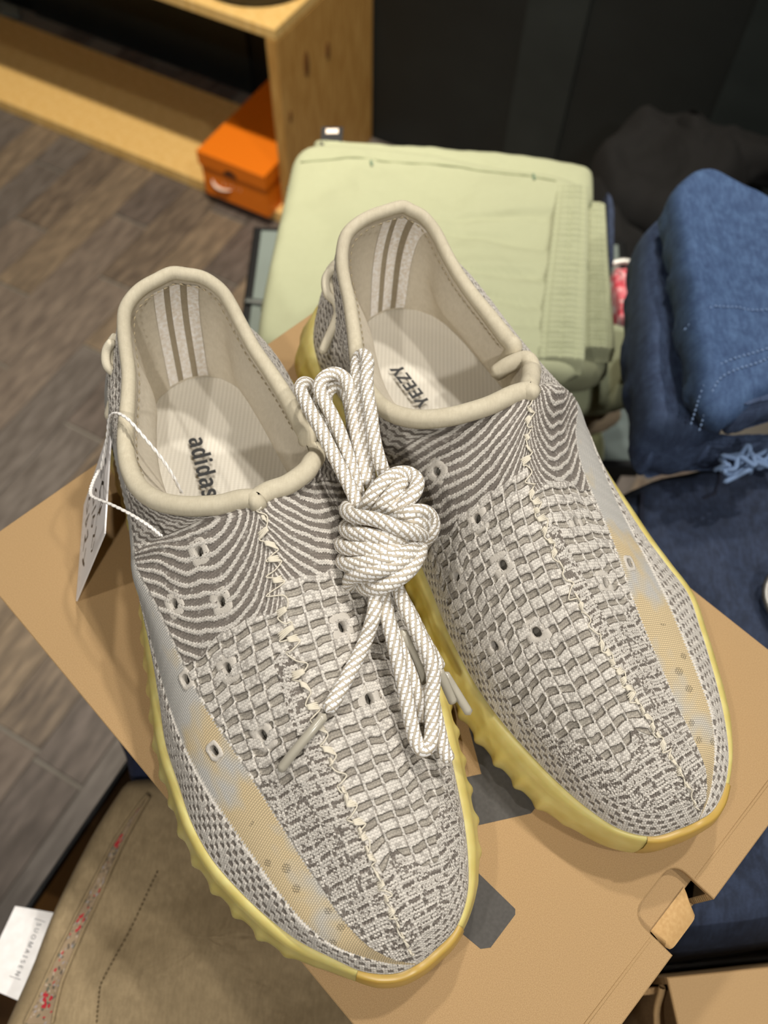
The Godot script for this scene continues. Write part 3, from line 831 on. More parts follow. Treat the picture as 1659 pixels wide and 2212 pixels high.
	m.roughness = 0.92
	m.heightmap_enabled = true
	m.heightmap_texture = ImageTexture.create_from_image(hi)
	m.heightmap_scale = 0.035
	knit[side] = {"material": m, "height": hb, "wide": wide, "high": high}

func shoe(which: String):
	var left := which == "LEFT"
	if not outer.size():
		shape_shoe("LEFT")
		shape_shoe("RIGHT")
		make_knit(0)
		make_knit(1)
	var root = thing("knit_sneaker",
		"knit sneaker with a white tag tied on, its toe past the box edge" if left else "knit sneaker nearer the blue jeans, standing wholly on the box lid, without a tag", "sneaker",
		W(-0.09854, 0.0006, -0.25968) if left else W(-0.00432, 0.0006, -0.30894), 0.44122 if left else 0.44820, "pair of knit sneakers on the cardboard box")
	var mir := -0.001 if left else 0.001            # the left picture shoe is the mirror image
	var X := func(p: Vector3) -> Vector3: return Vector3(p.x * mir, p.y * 0.001, p.z * 0.001)
	var flip_base := left
	var eyes = LEFT_EYELETS if left else RIGHT_EYELETS
	# ---- upper
	var up = Node3D.new()
	up.name = "upper"
	root.add_child(up, true)
	for side in 2:
		var ks := PackedFloat32Array()
		for i in 13 * 34: ks.append(i / 34.0)
		for i in 12 * 14 + 1: ks.append(13.0 + i / 14.0)
		var nt := 118
		var V := PackedVector3Array()
		V.resize(ks.size() * nt)
		var uv := PackedVector2Array()
		uv.resize(ks.size() * nt)
		var kn = knit[side]
		var hb: PackedByteArray = kn.height
		var raw := PackedVector3Array()
		raw.resize(ks.size() * nt)
		for i in ks.size():
			var s := station(which, side, ks[i])
			for j in nt: raw[i * nt + j] = along(s, float(j) / (nt - 1))
		for i in ks.size():
			var k := ks[i]
			var u := k / 13.0 * 0.8 if k < 13.0 else 0.8 + (k - 13.0) / 12.0 * 0.2
			var px := int(u * 2047)
			var iu := mini(i + 1, ks.size() - 1) * nt
			var il := maxi(i - 1, 0) * nt
			var fade := clampf(k / 0.6, 0.0, 1.0)
			for j in nt:
				var t := float(j) / (nt - 1)
				var n := (raw[iu + j] - raw[il + j]).cross(raw[i * nt + mini(j + 1, nt - 1)] - raw[i * nt + maxi(j - 1, 0)])
				n = n.normalized() if n.length_squared() > 1e-9 else Vector3.UP
				if side == 1: n = -n
				var hh := hb[int(t * 511) * 2048 + px] / 255.0 - 0.5
				var ease := fade * minf(1.0, minf(t * 20.0, 1.0))
				if t > 0.97: ease *= 0.4
				V[i * nt + j] = X.call(raw[i * nt + j] + n * (hh * 1.15 * ease))
				uv[i * nt + j] = Vector2(u, t)
		var drop := PackedByteArray()
		drop.resize(ks.size() * nt)
		for e in range(0, eyes.size(), 3):
			if eyes[e] != side: continue
			var c := at(which, side, eyes[e + 1], eyes[e + 2])
			for i in ks.size():
				if absf(ks[i] - eyes[e + 1]) > 0.3: continue
				for j in nt:
					if raw[i * nt + j].distance_to(c) < 2.25: drop[i * nt + j] = 1
		part("outer_side" if side == 0 else "inner_side", grid_mesh(V, ks.size(), nt, (side == 0) == left, uv, drop), kn.material, up)
	# rims of the eyelets: a ring of yarn round each hole, and its pale knitted patch
	for e in range(0, eyes.size(), 3):
		var side: int = eyes[e]
		var c := at(which, side, eyes[e + 1], eyes[e + 2])
		var n := normal_at(which, side, eyes[e + 1], eyes[e + 2])
		var ex := (at(which, side, eyes[e + 1] + 0.05, eyes[e + 2]) - c).normalized()
		var ey := n.cross(ex)
		var V := PackedVector3Array()
		var prof := [[5.2, -0.5], [4.7, 0.12], [3.8, 0.24], [2.9, 0.3], [2.25, 0.24], [1.95, 0.0], [1.85, -1.2], [2.1, -3.0]]
		var net: bool = side == 0 and eyes[e + 2] < 0.45
		for pr0 in prof:
			var pr = [minf(pr0[0], 1.95 + (pr0[0] - 1.95) * 0.45) if net else pr0[0], pr0[1]]
			for j in 25:
				var f := TAU * (j % 24) / 24.0
				var sq: float = 1.0 + 0.2 * pow(absf(sin(2.0 * f)), 2.0) * clampf(pr[0] - 1.6, 0.0, 1.0)
				var w: float = 1.0 + 0.025 * sin(f * 7.0 + e) + 0.02 * sin(f * 11.0)
				V.append(X.call(c + (ex * cos(f) * 1.05 + ey * sin(f) * 0.92) * pr[0] * sq * w + n * pr[1]))
		part("eyelet", grid_mesh(V, prof.size(), 25, not left), M.yarn, root)
	# ---- zigzag thread over the ridge
	var list := []
	var k := 0.35
	var flop := 1
	var prev: Array = []
	while k < 12.9:
		var tt := rng.randf_range(0.94, 0.985)
		var p := at(which, 0 if flop > 0 else 1, k, tt) + Vector3(rng.randf_range(-0.8, 0.8), 0.7, rng.randf_range(-1.2, 1.2))
		prev.append(X.call(p))
		if rng.randf() < 0.65:
			var q := at(which, 1 if flop > 0 else 0, k + 0.12, tt + 0.01) + Vector3(0, 0.9, 0)
			var mid := at(which, 0, k + 0.06, 1.0) + Vector3(0, 1.5, 0)
			for w in 4:
				var off := Vector3(0, 0, -0.8 * w)
				list.append(tube(path_of([X.call(p + off), X.call(mid + off * 0.7), X.call(q.lerp(mid, 0.3) + off * 0.5)], 4), 0.0004, 5, 1.0, 1.0, 1.0, 0.0004))
		prev.append(X.call(at(which, 0, k + 0.11, 1.0) + Vector3(rng.randf_range(-1.2, 1.2), 0.95, rng.randf_range(-1.0, 1.0))))
		k += rng.randf_range(0.17, 0.32)
		flop = -flop
	list.append(tube(path_of(prev, 4), 0.0003, 5))
	part("seam_thread", joined(list), M.thread, root)
	# ---- lining, seen through the opening
	var lin = Node3D.new()
	lin.name = "lining"
	root.add_child(lin, true)
	for side in 2:
		for zone in 2:
			var V := PackedVector3Array()
			var rows := 0
			var k0 := 5.0 if zone == 0 else 13.0
			var k1 := 13.0 if zone == 0 else 25.0
			var steps := 16 if zone == 0 else 48
			for i in steps + 1:
				rows += 1
				for j in 25: V.append(X.call(inner(which, side, lerpf(k0, k1, float(i) / steps), j / 24.0)))
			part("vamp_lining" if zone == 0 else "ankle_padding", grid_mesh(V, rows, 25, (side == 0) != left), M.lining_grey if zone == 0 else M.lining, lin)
	# ---- insole and its print
	var ring := PackedVector2Array()
	for side in 2:
		for i in 41:
			var k2 := 9.0 + 16.0 * (i if side == 0 else 40 - i) / 40.0
			var q := insole_edge(which, side, k2)
			ring.append(Vector2(q.x, q.z))
	var V2 := PackedVector3Array()
	var mid2 := Vector2(0, 90)
	for i in 12:
		for j in ring.size() + 1:
			var f := i / 11.0
			var q := mid2.lerp(ring[j % ring.size()], f)
			V2.append(X.call(Vector3(q.x, insole_y(q.y) + 1.2 * pow(f, 8.0), q.y)))
	part("insole", grid_mesh(V2, 12, ring.size() + 1, left), M.insole, root)
	insole_print(root, left)
	# ---- three worn stripes inside the heel, with the darker ground between them
	for n in 5:
		var half := 2.25 if n % 2 == 0 else 1.35
		var mid := (n - 2) * 3.6
		var V := PackedVector3Array()
		var rows := 30
		for i in rows:
			var t := lerpf(0.93, 0.03, float(i) / (rows - 1))
			for j in 7:
				var x := mid + half * (j / 3.0 - 1.0)
				V.append(X.call(heel_inside(which, x, t, 0.35 if n % 2 == 0 else 0.2)))
		part("heel_stripe" if n % 2 == 0 else "stripe_ground", grid_mesh(V, rows, 7, not left), M.worn_white if n % 2 == 0 else M.stripe_gap, root)
	# ---- rolled binding of the opening
	var loop := []
	for i in 25:
		loop.append(on(outer[which][0][3], 13.0 + i * 0.5))
	for i in range(23, -1, -1):
		loop.append(on(outer[which][1][3], 13.0 + i * 0.5))
	var n2 := loop.size()
	var centre := Vector3(2, 0, 55)
	var path := []
	var inner_path := []
	for i in n2:
		var tan: Vector3 = loop[(i + 1) % n2] - loop[(i - 1 + n2) % n2]
		var inw := tan.cross(Vector3.UP)
		inw.y = 0
		inw = inw.normalized()
		if inw.dot(centre - loop[i]) < 0: inw = -inw
		path.append(X.call(loop[i] + inw * 2.4 + Vector3(0, 0.2, 0)))
		inner_path.append(X.call(loop[i] + inw * 6.2 + Vector3(0, -2.6, 0)))
	# the band's two ends overlap at the front corner: one turns in under, the other stands off as a stub or curls back
	var i0 := n2 - 8 if left else 8
	var i1 := n2 - 6 if left else 5
	var run := []
	if left:
		for p in [Vector3(-27.0, 63, 86), Vector3(-31.0, 71.5, 85.5)]: run.append(X.call(p))
		for i in range(i0 - 1, -1, -1): run.append(path[i])
		for i in range(n2 - 1, i1 - 1, -1): run.append(path[i])
		for p in [Vector3(-30.8, 81.5, 100.0), Vector3(-32.8, 78.0, 92.5)]: run.append(X.call(p))
	else:
		for p in [Vector3(19.5, 61, 81), Vector3(24, 69.5, 81.5)]: run.append(X.call(p))
		for i in range(i0, n2): run.append(path[i])
		for i in range(0, i1): run.append(path[i])
		for p in [Vector3(24.5, 82.5, 99.5), Vector3(25.8, 81.5, 92.5), Vector3(19.8, 77.5, 89.5), Vector3(12.5, 71, 88)]: run.append(X.call(p))
	var bp := path_of(run, 5)
	var girth := PackedFloat32Array()
	for p in bp: girth.append(lerpf(0.74, 1.0, smoothstep(0.02, 0.10, p.z)))
	part("collar_binding", tube(bp, 0.0039, 14, 1.0, 1.0, 1.0, 0.0035, girth), M.binding, root)
	var run_in := []
	for i in range(9, n2 - 9): run_in.append(inner_path[i])
	part("collar_stitching", seam(run_in, 0.0004, 0.0008, 0.0022), M.stitch, root)
	# ---- pull loop at the heel
	var lp = [Vector3(27, 86, 13), Vector3(31.5, 82, 14), Vector3(33.5, 78, 18.5), Vector3(31, 74.5, 22), Vector3(31.5, 74, 25.5), Vector3(34, 71, 27.5), Vector3(37.5, 66, 29.5), Vector3(41.5, 60, 32)] if left else [Vector3(-29.5, 86, 12), Vector3(-35, 82, 13.5), Vector3(-37, 78, 19), Vector3(-34.5, 75, 22.5), Vector3(-35, 73.5, 27), Vector3(-37.5, 70, 29.5), Vector3(-43, 64, 33), Vector3(-47.5, 58, 35.5)]
	var lpts := []
	for p in lp: lpts.append(X.call(p))
	var braid := []
	for s in [-1.0, 1.0]:
		var q := []
		for p in lpts: q.append(p + Vector3(0.0012 * s, 0, -0.0012 * s))
		braid.append(tube(path_of(q, 5), 0.0021, 8, 1.0, 1.0, 1.0, 0.002))
	part("pull_loop", joined(braid), M.pull, root)
	# ---- sole
	sole(which, root, X, left)

func insole_y(z: float) -> float:
	return 35.0 + 1.5 * clampf((60.0 - z) / 60.0, 0.0, 1.0) - 8.0 * clampf((z - 100.0) / 60.0, 0.0, 1.0)

const INSOLE_OUT := [40.0,112.0, 39.5,101.0, 38.0,90.0, 36.5,79.0, 35.0,68.0, 33.5,57.0, 32.0,46.0, 30.0,36.0, 27.0,26.5, 22.5,18.0, 16.5,11.5, 9.0,7.5, 1.0,6.0]
const INSOLE_IN := [-35.0,112.0, -33.0,101.0, -31.0,90.0, -29.0,79.0, -27.5,68.0, -26.5,57.0, -25.5,46.0, -24.5,36.0, -22.5,26.5, -19.0,18.0, -14.0,11.5, -7.0,7.5, 1.0,6.0]

func insole_edge(which: String, side: int, k: float) -> Vector3:
	# the insole's outline, in the same stations as the sides
	if k < 13.0:
		var p := foot(which, side, k)
		var q := insole_edge(which, side, 13.0)
		var w := clampf(13.0 - k, 0.0, 1.0)
		var r := Vector3(p.x * 0.8, 0.0, p.z)
		return Vector3(lerpf(q.x, r.x, w), insole_y(p.z), lerpf(q.z, r.z, w))
	var a: Array = INSOLE_OUT if side == 0 else INSOLE_IN
	var i := mini(int(k - 13.0), 11)
	var f := k - 13.0 - i
	var x: float = lerpf(a[i * 2], a[i * 2 + 2], f) + (1.5 if which == "LEFT" else -3.0)
	var z: float = lerpf(a[i * 2 + 1], a[i * 2 + 3], f)
	return Vector3(x, insole_y(z), z)

func inner(which: String, side: int, k: float, t: float) -> Vector3:
	if k <= 13.0:
		var p := at(which, side, k, t)
		var q := p - normal_at(which, side, k, t) * 3.6
		q.y = maxf(q.y, insole_y(q.z) - 1.0)
		return q
	var c: Array = outer[which][side]
	var e := on(c[3], k)
	var tan := on(c[3], minf(k + 0.3, KN)) - on(c[3], k - 0.3)
	var inw := tan.cross(Vector3.UP)
	inw.y = 0.0
	inw = inw.normalized()
	if inw.dot(Vector3(2, 0, 55) - e) < 0.0: inw = -inw
	if k > 24.6: inw = inw.lerp(Vector3(0, 0, 1), clampf((k - 24.6) / 0.4, 0.0, 1.0)).normalized()
	var top := e + inw * 4.0 + Vector3(0, -0.5, 0)
	var bot := insole_edge(which, side, k) + Vector3(0, 0.6, 0)
	var heel := smoothstep(20.5, 24.0, k)
	var puff := lerpf(5.0, -4.5, heel) * sin(PI * pow(t, lerpf(0.8, 1.25, heel)))
	# the padded roll round the ankle ends in a crease above the insole
	puff += (1.0 - heel) * 2.2 * (smoothstep(0.36, 0.46, t) - smoothstep(0.46, 0.9, t)) * clampf(k - 13.5, 0.0, 1.0)
	return bot.lerp(top, t) + inw * puff

func heel_inside(which: String, x: float, t: float, lift: float) -> Vector3:
	# the lining at the heel where it is x millimetres from the middle
	var c := inner(which, 0, KN, t)
	var side := 0 if x >= 0.0 else 1
	var best := c
	var lo := 18.0
	var hi := KN
	for i in 14:
		var mid := (lo + hi) * 0.5
		best = inner(which, side, mid, t)
		if absf(best.x - c.x) > absf(x) and signf(best.x - c.x) == (1.0 if side == 0 else -1.0): lo = mid
		else: hi = mid
	best = inner(which, side, hi, t)
	return Vector3(c.x + x, best.y, best.z) + Vector3(0, 0.25, 1.0) * lift

func insole_print(root, left: bool):
	# the lettering printed on the insole
	var tm := TextMesh.new()
	var f := SystemFont.new()
	f.font_names = PackedStringArray(["Droid Sans"])
	f.font_weight = 700
	tm.font = f
	tm.text = "adidas" if left else "YEEZY"
	tm.font_size = 64
	tm.pixel_size = 0.001
	tm.depth = 0.001
	tm.curve_step = 1.0
	var o = part("insole_print", tm, M.ink, root)
	var box: AABB = tm.get_aabb()
	var p0 := Vector3(-0.0088, 0.0378, 0.0406) if left else Vector3(-0.0085, 0.0378, 0.0692)
	var p1 := Vector3(-0.0119, 0.0378, 0.0745) if left else Vector3(-0.0122, 0.0378, 0.0415)
	var dir := (p1 - p0)
	var len := dir.length()
	dir = dir.normalized()
	var upv := Vector3.UP.cross(dir).normalized()
	var sx := len / box.size.x
	var sy := sx * (1.0 if left else 0.9)
	o.transform = Transform3D(Basis(dir * sx, upv * sy, Vector3.UP * 0.15), p0 - dir * box.position.x * sx + upv * 0.0)

func sole(which: String, root, X: Callable, left: bool):
	# outline of the feather edge, once round: outer side from toe to heel, inner side back to the toe
	var edge := []
	var ks := []
	for i in 25 * 16:
		edge.append(foot(which, 0, i / 16.0))
		ks.append(i / 16.0)
	for i in range(25 * 16, 0, -1):
		edge.append(foot(which, 1, i / 16.0))
		ks.append(i / 16.0)
	var n := edge.size()
	var outd := []
	var arc := [0.0]
	for i in n:
		var tan: Vector3 = edge[(i + 4) % n] - edge[(i - 4 + n) % n]
		var d := tan.cross(Vector3.UP)
		d.y = 0
		outd.append(d.normalized())
		if i: arc.append(arc[i - 1] + edge[i].distance_to(edge[i - 1]))
	if outd[100].x < 0:
		for i in n: outd[i] = -outd[i]
	for s in 6:
		var nx := []
		for i in n: nx.append((outd[i] * 2.0 + outd[(i + 2) % n] + outd[(i - 2 + n) % n]).normalized())
		outd = nx
	var ribs := int(arc[n - 1] / 11.6)
	var make := func(is_toe: bool) -> ArrayMesh:
		var V := PackedVector3Array()
		var rows := 0
		var span := 34 if is_toe else 0
		var count := 2 * span + 1 if is_toe else n + 1
		for ii in count:
			var i: int = (ii - span + n) % n if is_toe else ii % n
			rows += 1
			var p: Vector3 = edge[i]
			var d: Vector3 = outd[i]
			var heel := clampf((70.0 - p.z) / 60.0, 0.0, 1.0)
			var wide := lerpf(6.6, 9.5, heel)
			wide = lerpf(wide, 3.4, smoothstep(244.0, 276.0, p.z))
			var toe := clampf((p.z - 246.0) / 18.0, 0.0, 1.0)
			var f: float = fmod(arc[i] / arc[n - 1] * ribs + 0.5, 1.0) - 0.5
			var rib := exp(-f * f * 26.0) * 1.9 * (1.0 - toe)
			var top := p.y - 0.3
			if is_toe:
				var e := minf(ii, count - 1 - ii) / 10.0
				var q := clampf(e, 0.0, 1.0)
				for pr in [[0.1, 0.25], [1.4 + 0.5 * q, 0.3], [wide * 0.7 + 0.6 * q, -0.9], [wide + 0.7 * q, -6.0], [wide + 1.0 * q, -12.0], [wide + 0.6 * q, -19.0], [wide - 2.0, -23.0], [wide - 6.0, -24.5]]:
					V.append(X.call(Vector3(p.x, maxf(0.5, top + pr[1]), p.z) + d * pr[0]))
			else:
				var lift := 3.0 * toe
				var low := top - 4.0
				for pr in [[-6.0, -1.0, 0.0], [-0.2, 0.0, 0.0], [minf(1.4, wide * 0.3), -0.2, 0.0], [minf(3.4, wide * 0.55), -1.6, 0.0]]:
					V.append(X.call(Vector3(p.x, top + pr[1], p.z) + d * (pr[0] + rib * pr[2])))
				for pr in [[0.62, 0.90, 0.1], [0.85, 0.76, 0.4], [0.97, 0.58, 0.8], [1.0, 0.42, 1.0], [0.98, 0.26, 1.0], [0.9, 0.12, 1.0], [0.7, 0.0, 0.4], [0.2, 0.0, 0.0], [-2.5, 0.0, 0.0]]:
					V.append(X.call(Vector3(p.x, lift + low * pr[1] * (1.0 if pr[1] > 0.0 else 0.0) + 0.0, p.z) + d * (wide * pr[0] + rib * pr[2])))
		return grid_mesh(V, rows, V.size() / rows, left)
	part("gum_sole", make.call(false), M.gum, root)
	part("toe_guard", make.call(true), M.gum_toe, root)

# ---------------------------------------------------------------- the laces

func laces():
	var base := W(0.0, 0.05, -0.2)
	var root = thing("shoelaces", "pale reflective rope laces coiled and knotted, lying across both sneakers", "shoelaces", base)
	var cord := func(a, part_name: String, r: float):
		var pts := []
		for i in range(0, a.size(), 3): pts.append(W(a[i] * 0.001, a[i + 1] * 0.001, a[i + 2] * 0.001) - base)
		part(part_name, tube(path_of(pts, 7), r, 16, 1.0, 7.0, 1.0 / 0.0046, r * 0.8), M.lace if part_name != "aglet" else M.aglet, root)
	for a in LACE_LOOP: cord.call(a, "loop", 0.00275)
	for a in LACE_WRAP: cord.call(a, "wrap", 0.0028)
	for a in LACE_TAIL: cord.call(a, "tail", 0.00265)
	for a in LACE_AGLET: cord.call(a, "aglet", 0.0017)

# ---------------------------------------------------------------- the room

func lamp(at: Vector3, aim: Vector3, energy: float, tint: Color, cone: float, where: String):
	# a small track spot: can, bracket and a glowing face, with its light just in front
	var p := Vector3(at.x, at.y + H, at.z)
	var q := Vector3(aim.x, aim.y + H, aim.z)
	var root = thing("ceiling_spot", "small black ceiling spotlight " + where, "spotlight", p, 0.0, "ceiling spotlights outside the picture")
	var d := (q - p).normalized()
	var can := PackedVector3Array([-d * 0.16, -d * 0.159, -d * 0.002, Vector3.ZERO])
	if not M.has("lamp_can"): M.lamp_can = flat(Color(0.05, 0.05, 0.05), 0.5)
	part("can", tube(can, 0.055, 24), M.lamp_can, root)
	part("bracket", tube(PackedVector3Array([-d * 0.1, -d * 0.1 + Vector3(0, 0.06, 0), Vector3(-d.x * 0.1, 2.85 - p.y, -d.z * 0.1)]), 0.01, 8), M.lamp_can, root)
	var glow := flat(tint, 0.5)
	glow.emission_enabled = true
	glow.emission = tint
	glow.emission_energy_multiplier = 3.0
	part("lamp_face", tube(PackedVector3Array([Vector3.ZERO, d * 0.0005, d * 0.002, d * 0.0022]), 0.045, 24, 1.0, 1.0, 1.0, 0.0012), glow, root)
	var l := SpotLight3D.new()
	l.name = "spot"
	l.light_color = tint
	l.light_energy = energy
	l.light_size = 0.04
	l.spot_range = 12.0
	l.spot_attenuation = 2.0
	l.spot_angle = cone
	l.spot_angle_attenuation = 0.8
	l.shadow_enabled = true
	root.add_child(l)
	l.look_at_from_position(p + d * 0.012, q, Vector3(0, 0, 1))

func turned(called) -> Node3D:
	var o := Node3D.new()
	o.name = called
	o.rotation.y = -AXIS
	add_child(o, true)
	o.set_meta("kind", "structure")
	return o

func room():
	# shop frame: p along the shelf, q towards the viewer; the floor's top is y = 0
	var fl = turned("floor")
	part("subfloor", block(-4.0, 4.0, -0.12, -0.004, -1.75, 3.4), flat(rgb(120, 116, 108), 0.8), fl)
	var tones := []
	var pal := [[rgb(92, 82, 74), rgb(120, 109, 100)], [rgb(86, 77, 69), rgb(126, 113, 98)], [rgb(98, 89, 82), rgb(130, 119, 108)], [rgb(80, 73, 68), rgb(110, 101, 95)], [rgb(104, 93, 80), rgb(138, 123, 104)], [rgb(88, 82, 77), rgb(114, 108, 103)]]
	for i in pal.size():
		var m := tri(noise_tex(0.02, pal[i][0], pal[i][1], 5, 512, 60 + i, 0.5, 20.0), Vector3(5.0, 1.0, 1.1), 0.42)
		m.uv1_world_triplanar = false
		m.uv1_offset = Vector3(0.17 * i, 0, 0.31 * i)
		tones.append(m)
	var w := 0.0917
	for c in range(-14, 7):
		var p0 := -0.505 + w * c
		var len := 0.46
		var start := -1.9 + len * fmod(0.37 * (c + 40), 1.0)
		if c == -1: start = 0.03 - 4.0 * len - 0.05
		for r in 6:
			var q0 := maxf(start + len * r, -1.58)
			var q1 := start + len * (r + 1)
			if q1 < -1.55: continue
			if p0 > -0.45 and q0 > -0.9: continue
			if q0 > 0.35: continue
			part("plank", block(p0 + 0.0009, p0 + w - 0.0009, -0.004, 0.0, q0 + 0.003, q1 - 0.003, 0.0008), tones[rng.randi() % tones.size()], fl)
	# the dark wall behind the shelf, with dim reflections painted as paler strips
	var back = turned("wall_back")
	part("wall_face", block(-4.0, 4.0, 0.0, 2.85, -1.75, -1.58), M.wall_dark, back)
	for x in [[-0.52, -0.40], [-0.12, 0.14], [0.42, 0.60], [-1.9, -1.2]]:
		part("sheen_strip", block(x[0], x[1], 0.0, 2.6, -1.58, -1.572, 0.001), M.wall_sheen, back)
	var sides = turned("wall_left")
	part("wall_face", block(-4.15, -4.0, 0.0, 2.85, -1.75, 3.4), M.wall_white, sides)
	var right = turned("wall_right")
	part("wall_face", block(4.0, 4.15, 0.0, 2.85, -1.75, 3.4), M.wall_white, right)
	var front = turned("wall_front")
	part("wall_face", block(-4.15, 4.15, 0.0, 2.85, 3.4, 3.55), M.wall_white, front)
	var top = turned("ceiling")
	part("ceiling_board", block(-4.15, 4.15, 2.85, 3.0, -1.75, 3.55), M.wall_white, top)

func shop(p, y, q) -> Vector3:
	return Vector3(cos(AXIS) * p - sin(AXIS) * q, y, sin(AXIS) * p + cos(AXIS) * q)

func shelf_corner():
	# low plywood shelf: two boards and a side panel
	var root = thing("bench_shelf", "low light plywood bench shelf against the dark wall, knots in its side panel", "shelf", Vector3.ZERO, -AXIS)
	part("bottom_board", block(-3.4, -0.880, 0.0, 0.03, -1.490, -1.213, 0.002), M.wood_pale, root)
	part("top_board", block(-3.4, -0.858, 0.428, 0.450, -1.572, -1.210, 0.002), M.wood_pale, root)
	part("side_panel", block(-0.880, -0.858, 0.0, 0.428, -1.572, -1.210, 0.002), M.wood, root)
	part("side_panel", block(-3.4, -3.378, 0.0, 0.428, -1.572, -1.210, 0.002), M.wood, root)
	for k in [[-1.305, 0.335, 0.010, 0.026], [-1.385, 0.320, 0.008, 0.018], [-1.235, 0.265, 0.005, 0.012]]:
		var V := PackedVector3Array()
		for i in 3:
			for j in 21:
				var f := TAU * (j % 20) / 20.0
				V.append(Vector3(-0.858 + [0.0016, 0.0014, 0.0][i], k[1] + sin(f) * k[3] * [0.02, 0.9, 1.0][i], k[0] + cos(f) * k[2] * [0.02, 0.9, 1.0][i]))
		part("wood_knot", grid_mesh(V, 3, 21, true), M.knot, root)
	# things on and under it
	var hat = thing("round_black_tray", "round black tray at the front of the shelf top, cut off by the picture edge", "tray", shop(-0.98, 0.4505, -1.345))
	var V2 := PackedVector3Array()
	var prof := [[0.0, 0.006], [0.10, 0.006], [0.116, 0.022], [0.120, 0.022], [0.112, 0.0], [0.0, 0.0]]
	for pr in prof:
		for j in 41: V2.append(Vector3(cos(TAU * (j % 40) / 40.0) * pr[0], pr[1], sin(TAU * (j % 40) / 40.0) * pr[0]))
	part("tray_dish", grid_mesh(V2, prof.size(), 41, true), M.black_metal, hat)
	var pale = part("folded_paper", cloth([Vector2(-1.1075, -2.300), Vector2(-1.0435, -2.270), Vector2(-1.030, -2.225), Vector2(-1.09, -2.235)], -0.9495, -0.935, 0.004, 30.0, 5, 2), flat(rgb(120, 128, 122), 0.8))
	tag(pale, "small grey-green scrap lying on the floor behind the shelf board, top left", "scrap")
	# orange shoe box
	var ob = thing("orange_shoe_box", "orange shoe box with a dark half-moon notch on the shelf's bottom board", "shoe box", shop(-0.987, 0.0302, -1.33), -AXIS)
	part("box_body", block(-0.083, 0.083, 0.0, 0.106, -0.148, 0.144, 0.001), M.orange, ob)
	part("box_lid", block(-0.086, 0.086, 0.076, 0.112, -0.151, 0.148, 0.0015), M.orange, ob)
	var notch := PackedVector3Array()
	for i in 2:
		for j in 13:
			var f := PI * j / 12.0
			notch.append(Vector3(-0.004 + cos(f) * 0.017 * i, 0.0765 + sin(f) * 0.014 * i, 0.1484))
	part("finger_notch", grid_mesh(notch, 2, 13, false), M.ink, ob)
	# the pale brand mark, too blurred to read: a swash and a row of short strokes
	var marks := []
	marks.append(tube(path_of([Vector3(-0.060, 0.046, 0.1446), Vector3(-0.052, 0.034, 0.1448), Vector3(-0.036, 0.030, 0.1448), Vector3(-0.01, 0.037, 0.1446)], 6), 0.006, 8, 0.12, 1.0, 1.0, 0.02))
	for i in 5: marks.append(tube(PackedVector3Array([Vector3(-0.030 + 0.011 * i, 0.040, 0.1446), Vector3(-0.0285 + 0.011 * i, 0.047, 0.1447), Vector3(-0.027 + 0.011 * i, 0.054 - 0.002 * (i % 2), 0.1446)]), 0.0022, 6, 0.2, 1.0, 1.0, 0.002))
	part("brand_mark", joined(marks), M.white_print, ob)
	var marks2 := [tube(path_of([Vector3(0.012, 0.1122, -0.118), Vector3(0.026, 0.1123, -0.112), Vector3(0.034, 0.1122, -0.09)], 5), 0.006, 8, 0.1, 1.0, 1.0, 0.01)]
	for i in 4: marks2.append(tube(PackedVector3Array([Vector3(0.004, 0.1122, -0.085 + 0.012 * i), Vector3(0.014, 0.1123, -0.083 + 0.012 * i), Vector3(0.022, 0.1122, -0.082 + 0.012 * i)]), 0.0022, 6, 0.2, 1.0, 1.0, 0.002))
	part("lid_mark", joined(marks2), M.white_print, ob)
	# heap of black clothes by the wall
	var a: Array = PLACE.heap
	var hp = thing("black_clothes_heap", "heap of black clothes by the dark wall, behind the jeans", "clothes heap", Vector3(0.5, 0, -1.2))
	var off := func(m): return [[m, Transform3D(Basis(), Vector3(-0.5, 0, 1.2))]]
	var foot_ := []
	for q in corners(a): foot_.append(q * 0.84)
	part("heap_base", joined(off.call(cloth(foot_, -0.949, -0.55, 0.07, 3.0, 70, 5, 0.3))), M.black_cloth, hp)
	part("heap_top", joined(off.call(cloth([Vector2(0.32, -1.20), Vector2(0.39, -1.28), Vector2(0.52, -1.25), Vector2(0.56, -1.10), Vector2(0.42, -1.02), Vector2(0.33, -1.08)], -0.62, -0.48, 0.05, 4.5, 71, 5, 0.6))), M.black_cloth, hp)
	part("heap_sleeve", joined(off.call(cloth([Vector2(0.44, -1.22), Vector2(0.60, -1.18), Vector2(0.61, -1.10), Vector2(0.45, -1.13)], -0.52, -0.45, 0.03, 6.0, 72, 5, 0.8))), M.black_cloth, hp)

func corners(a: Array) -> Array:
	var out := []
	for i in range(1, a.size(), 2): out.append(Vector2(a[i], a[i + 1]))
	return out

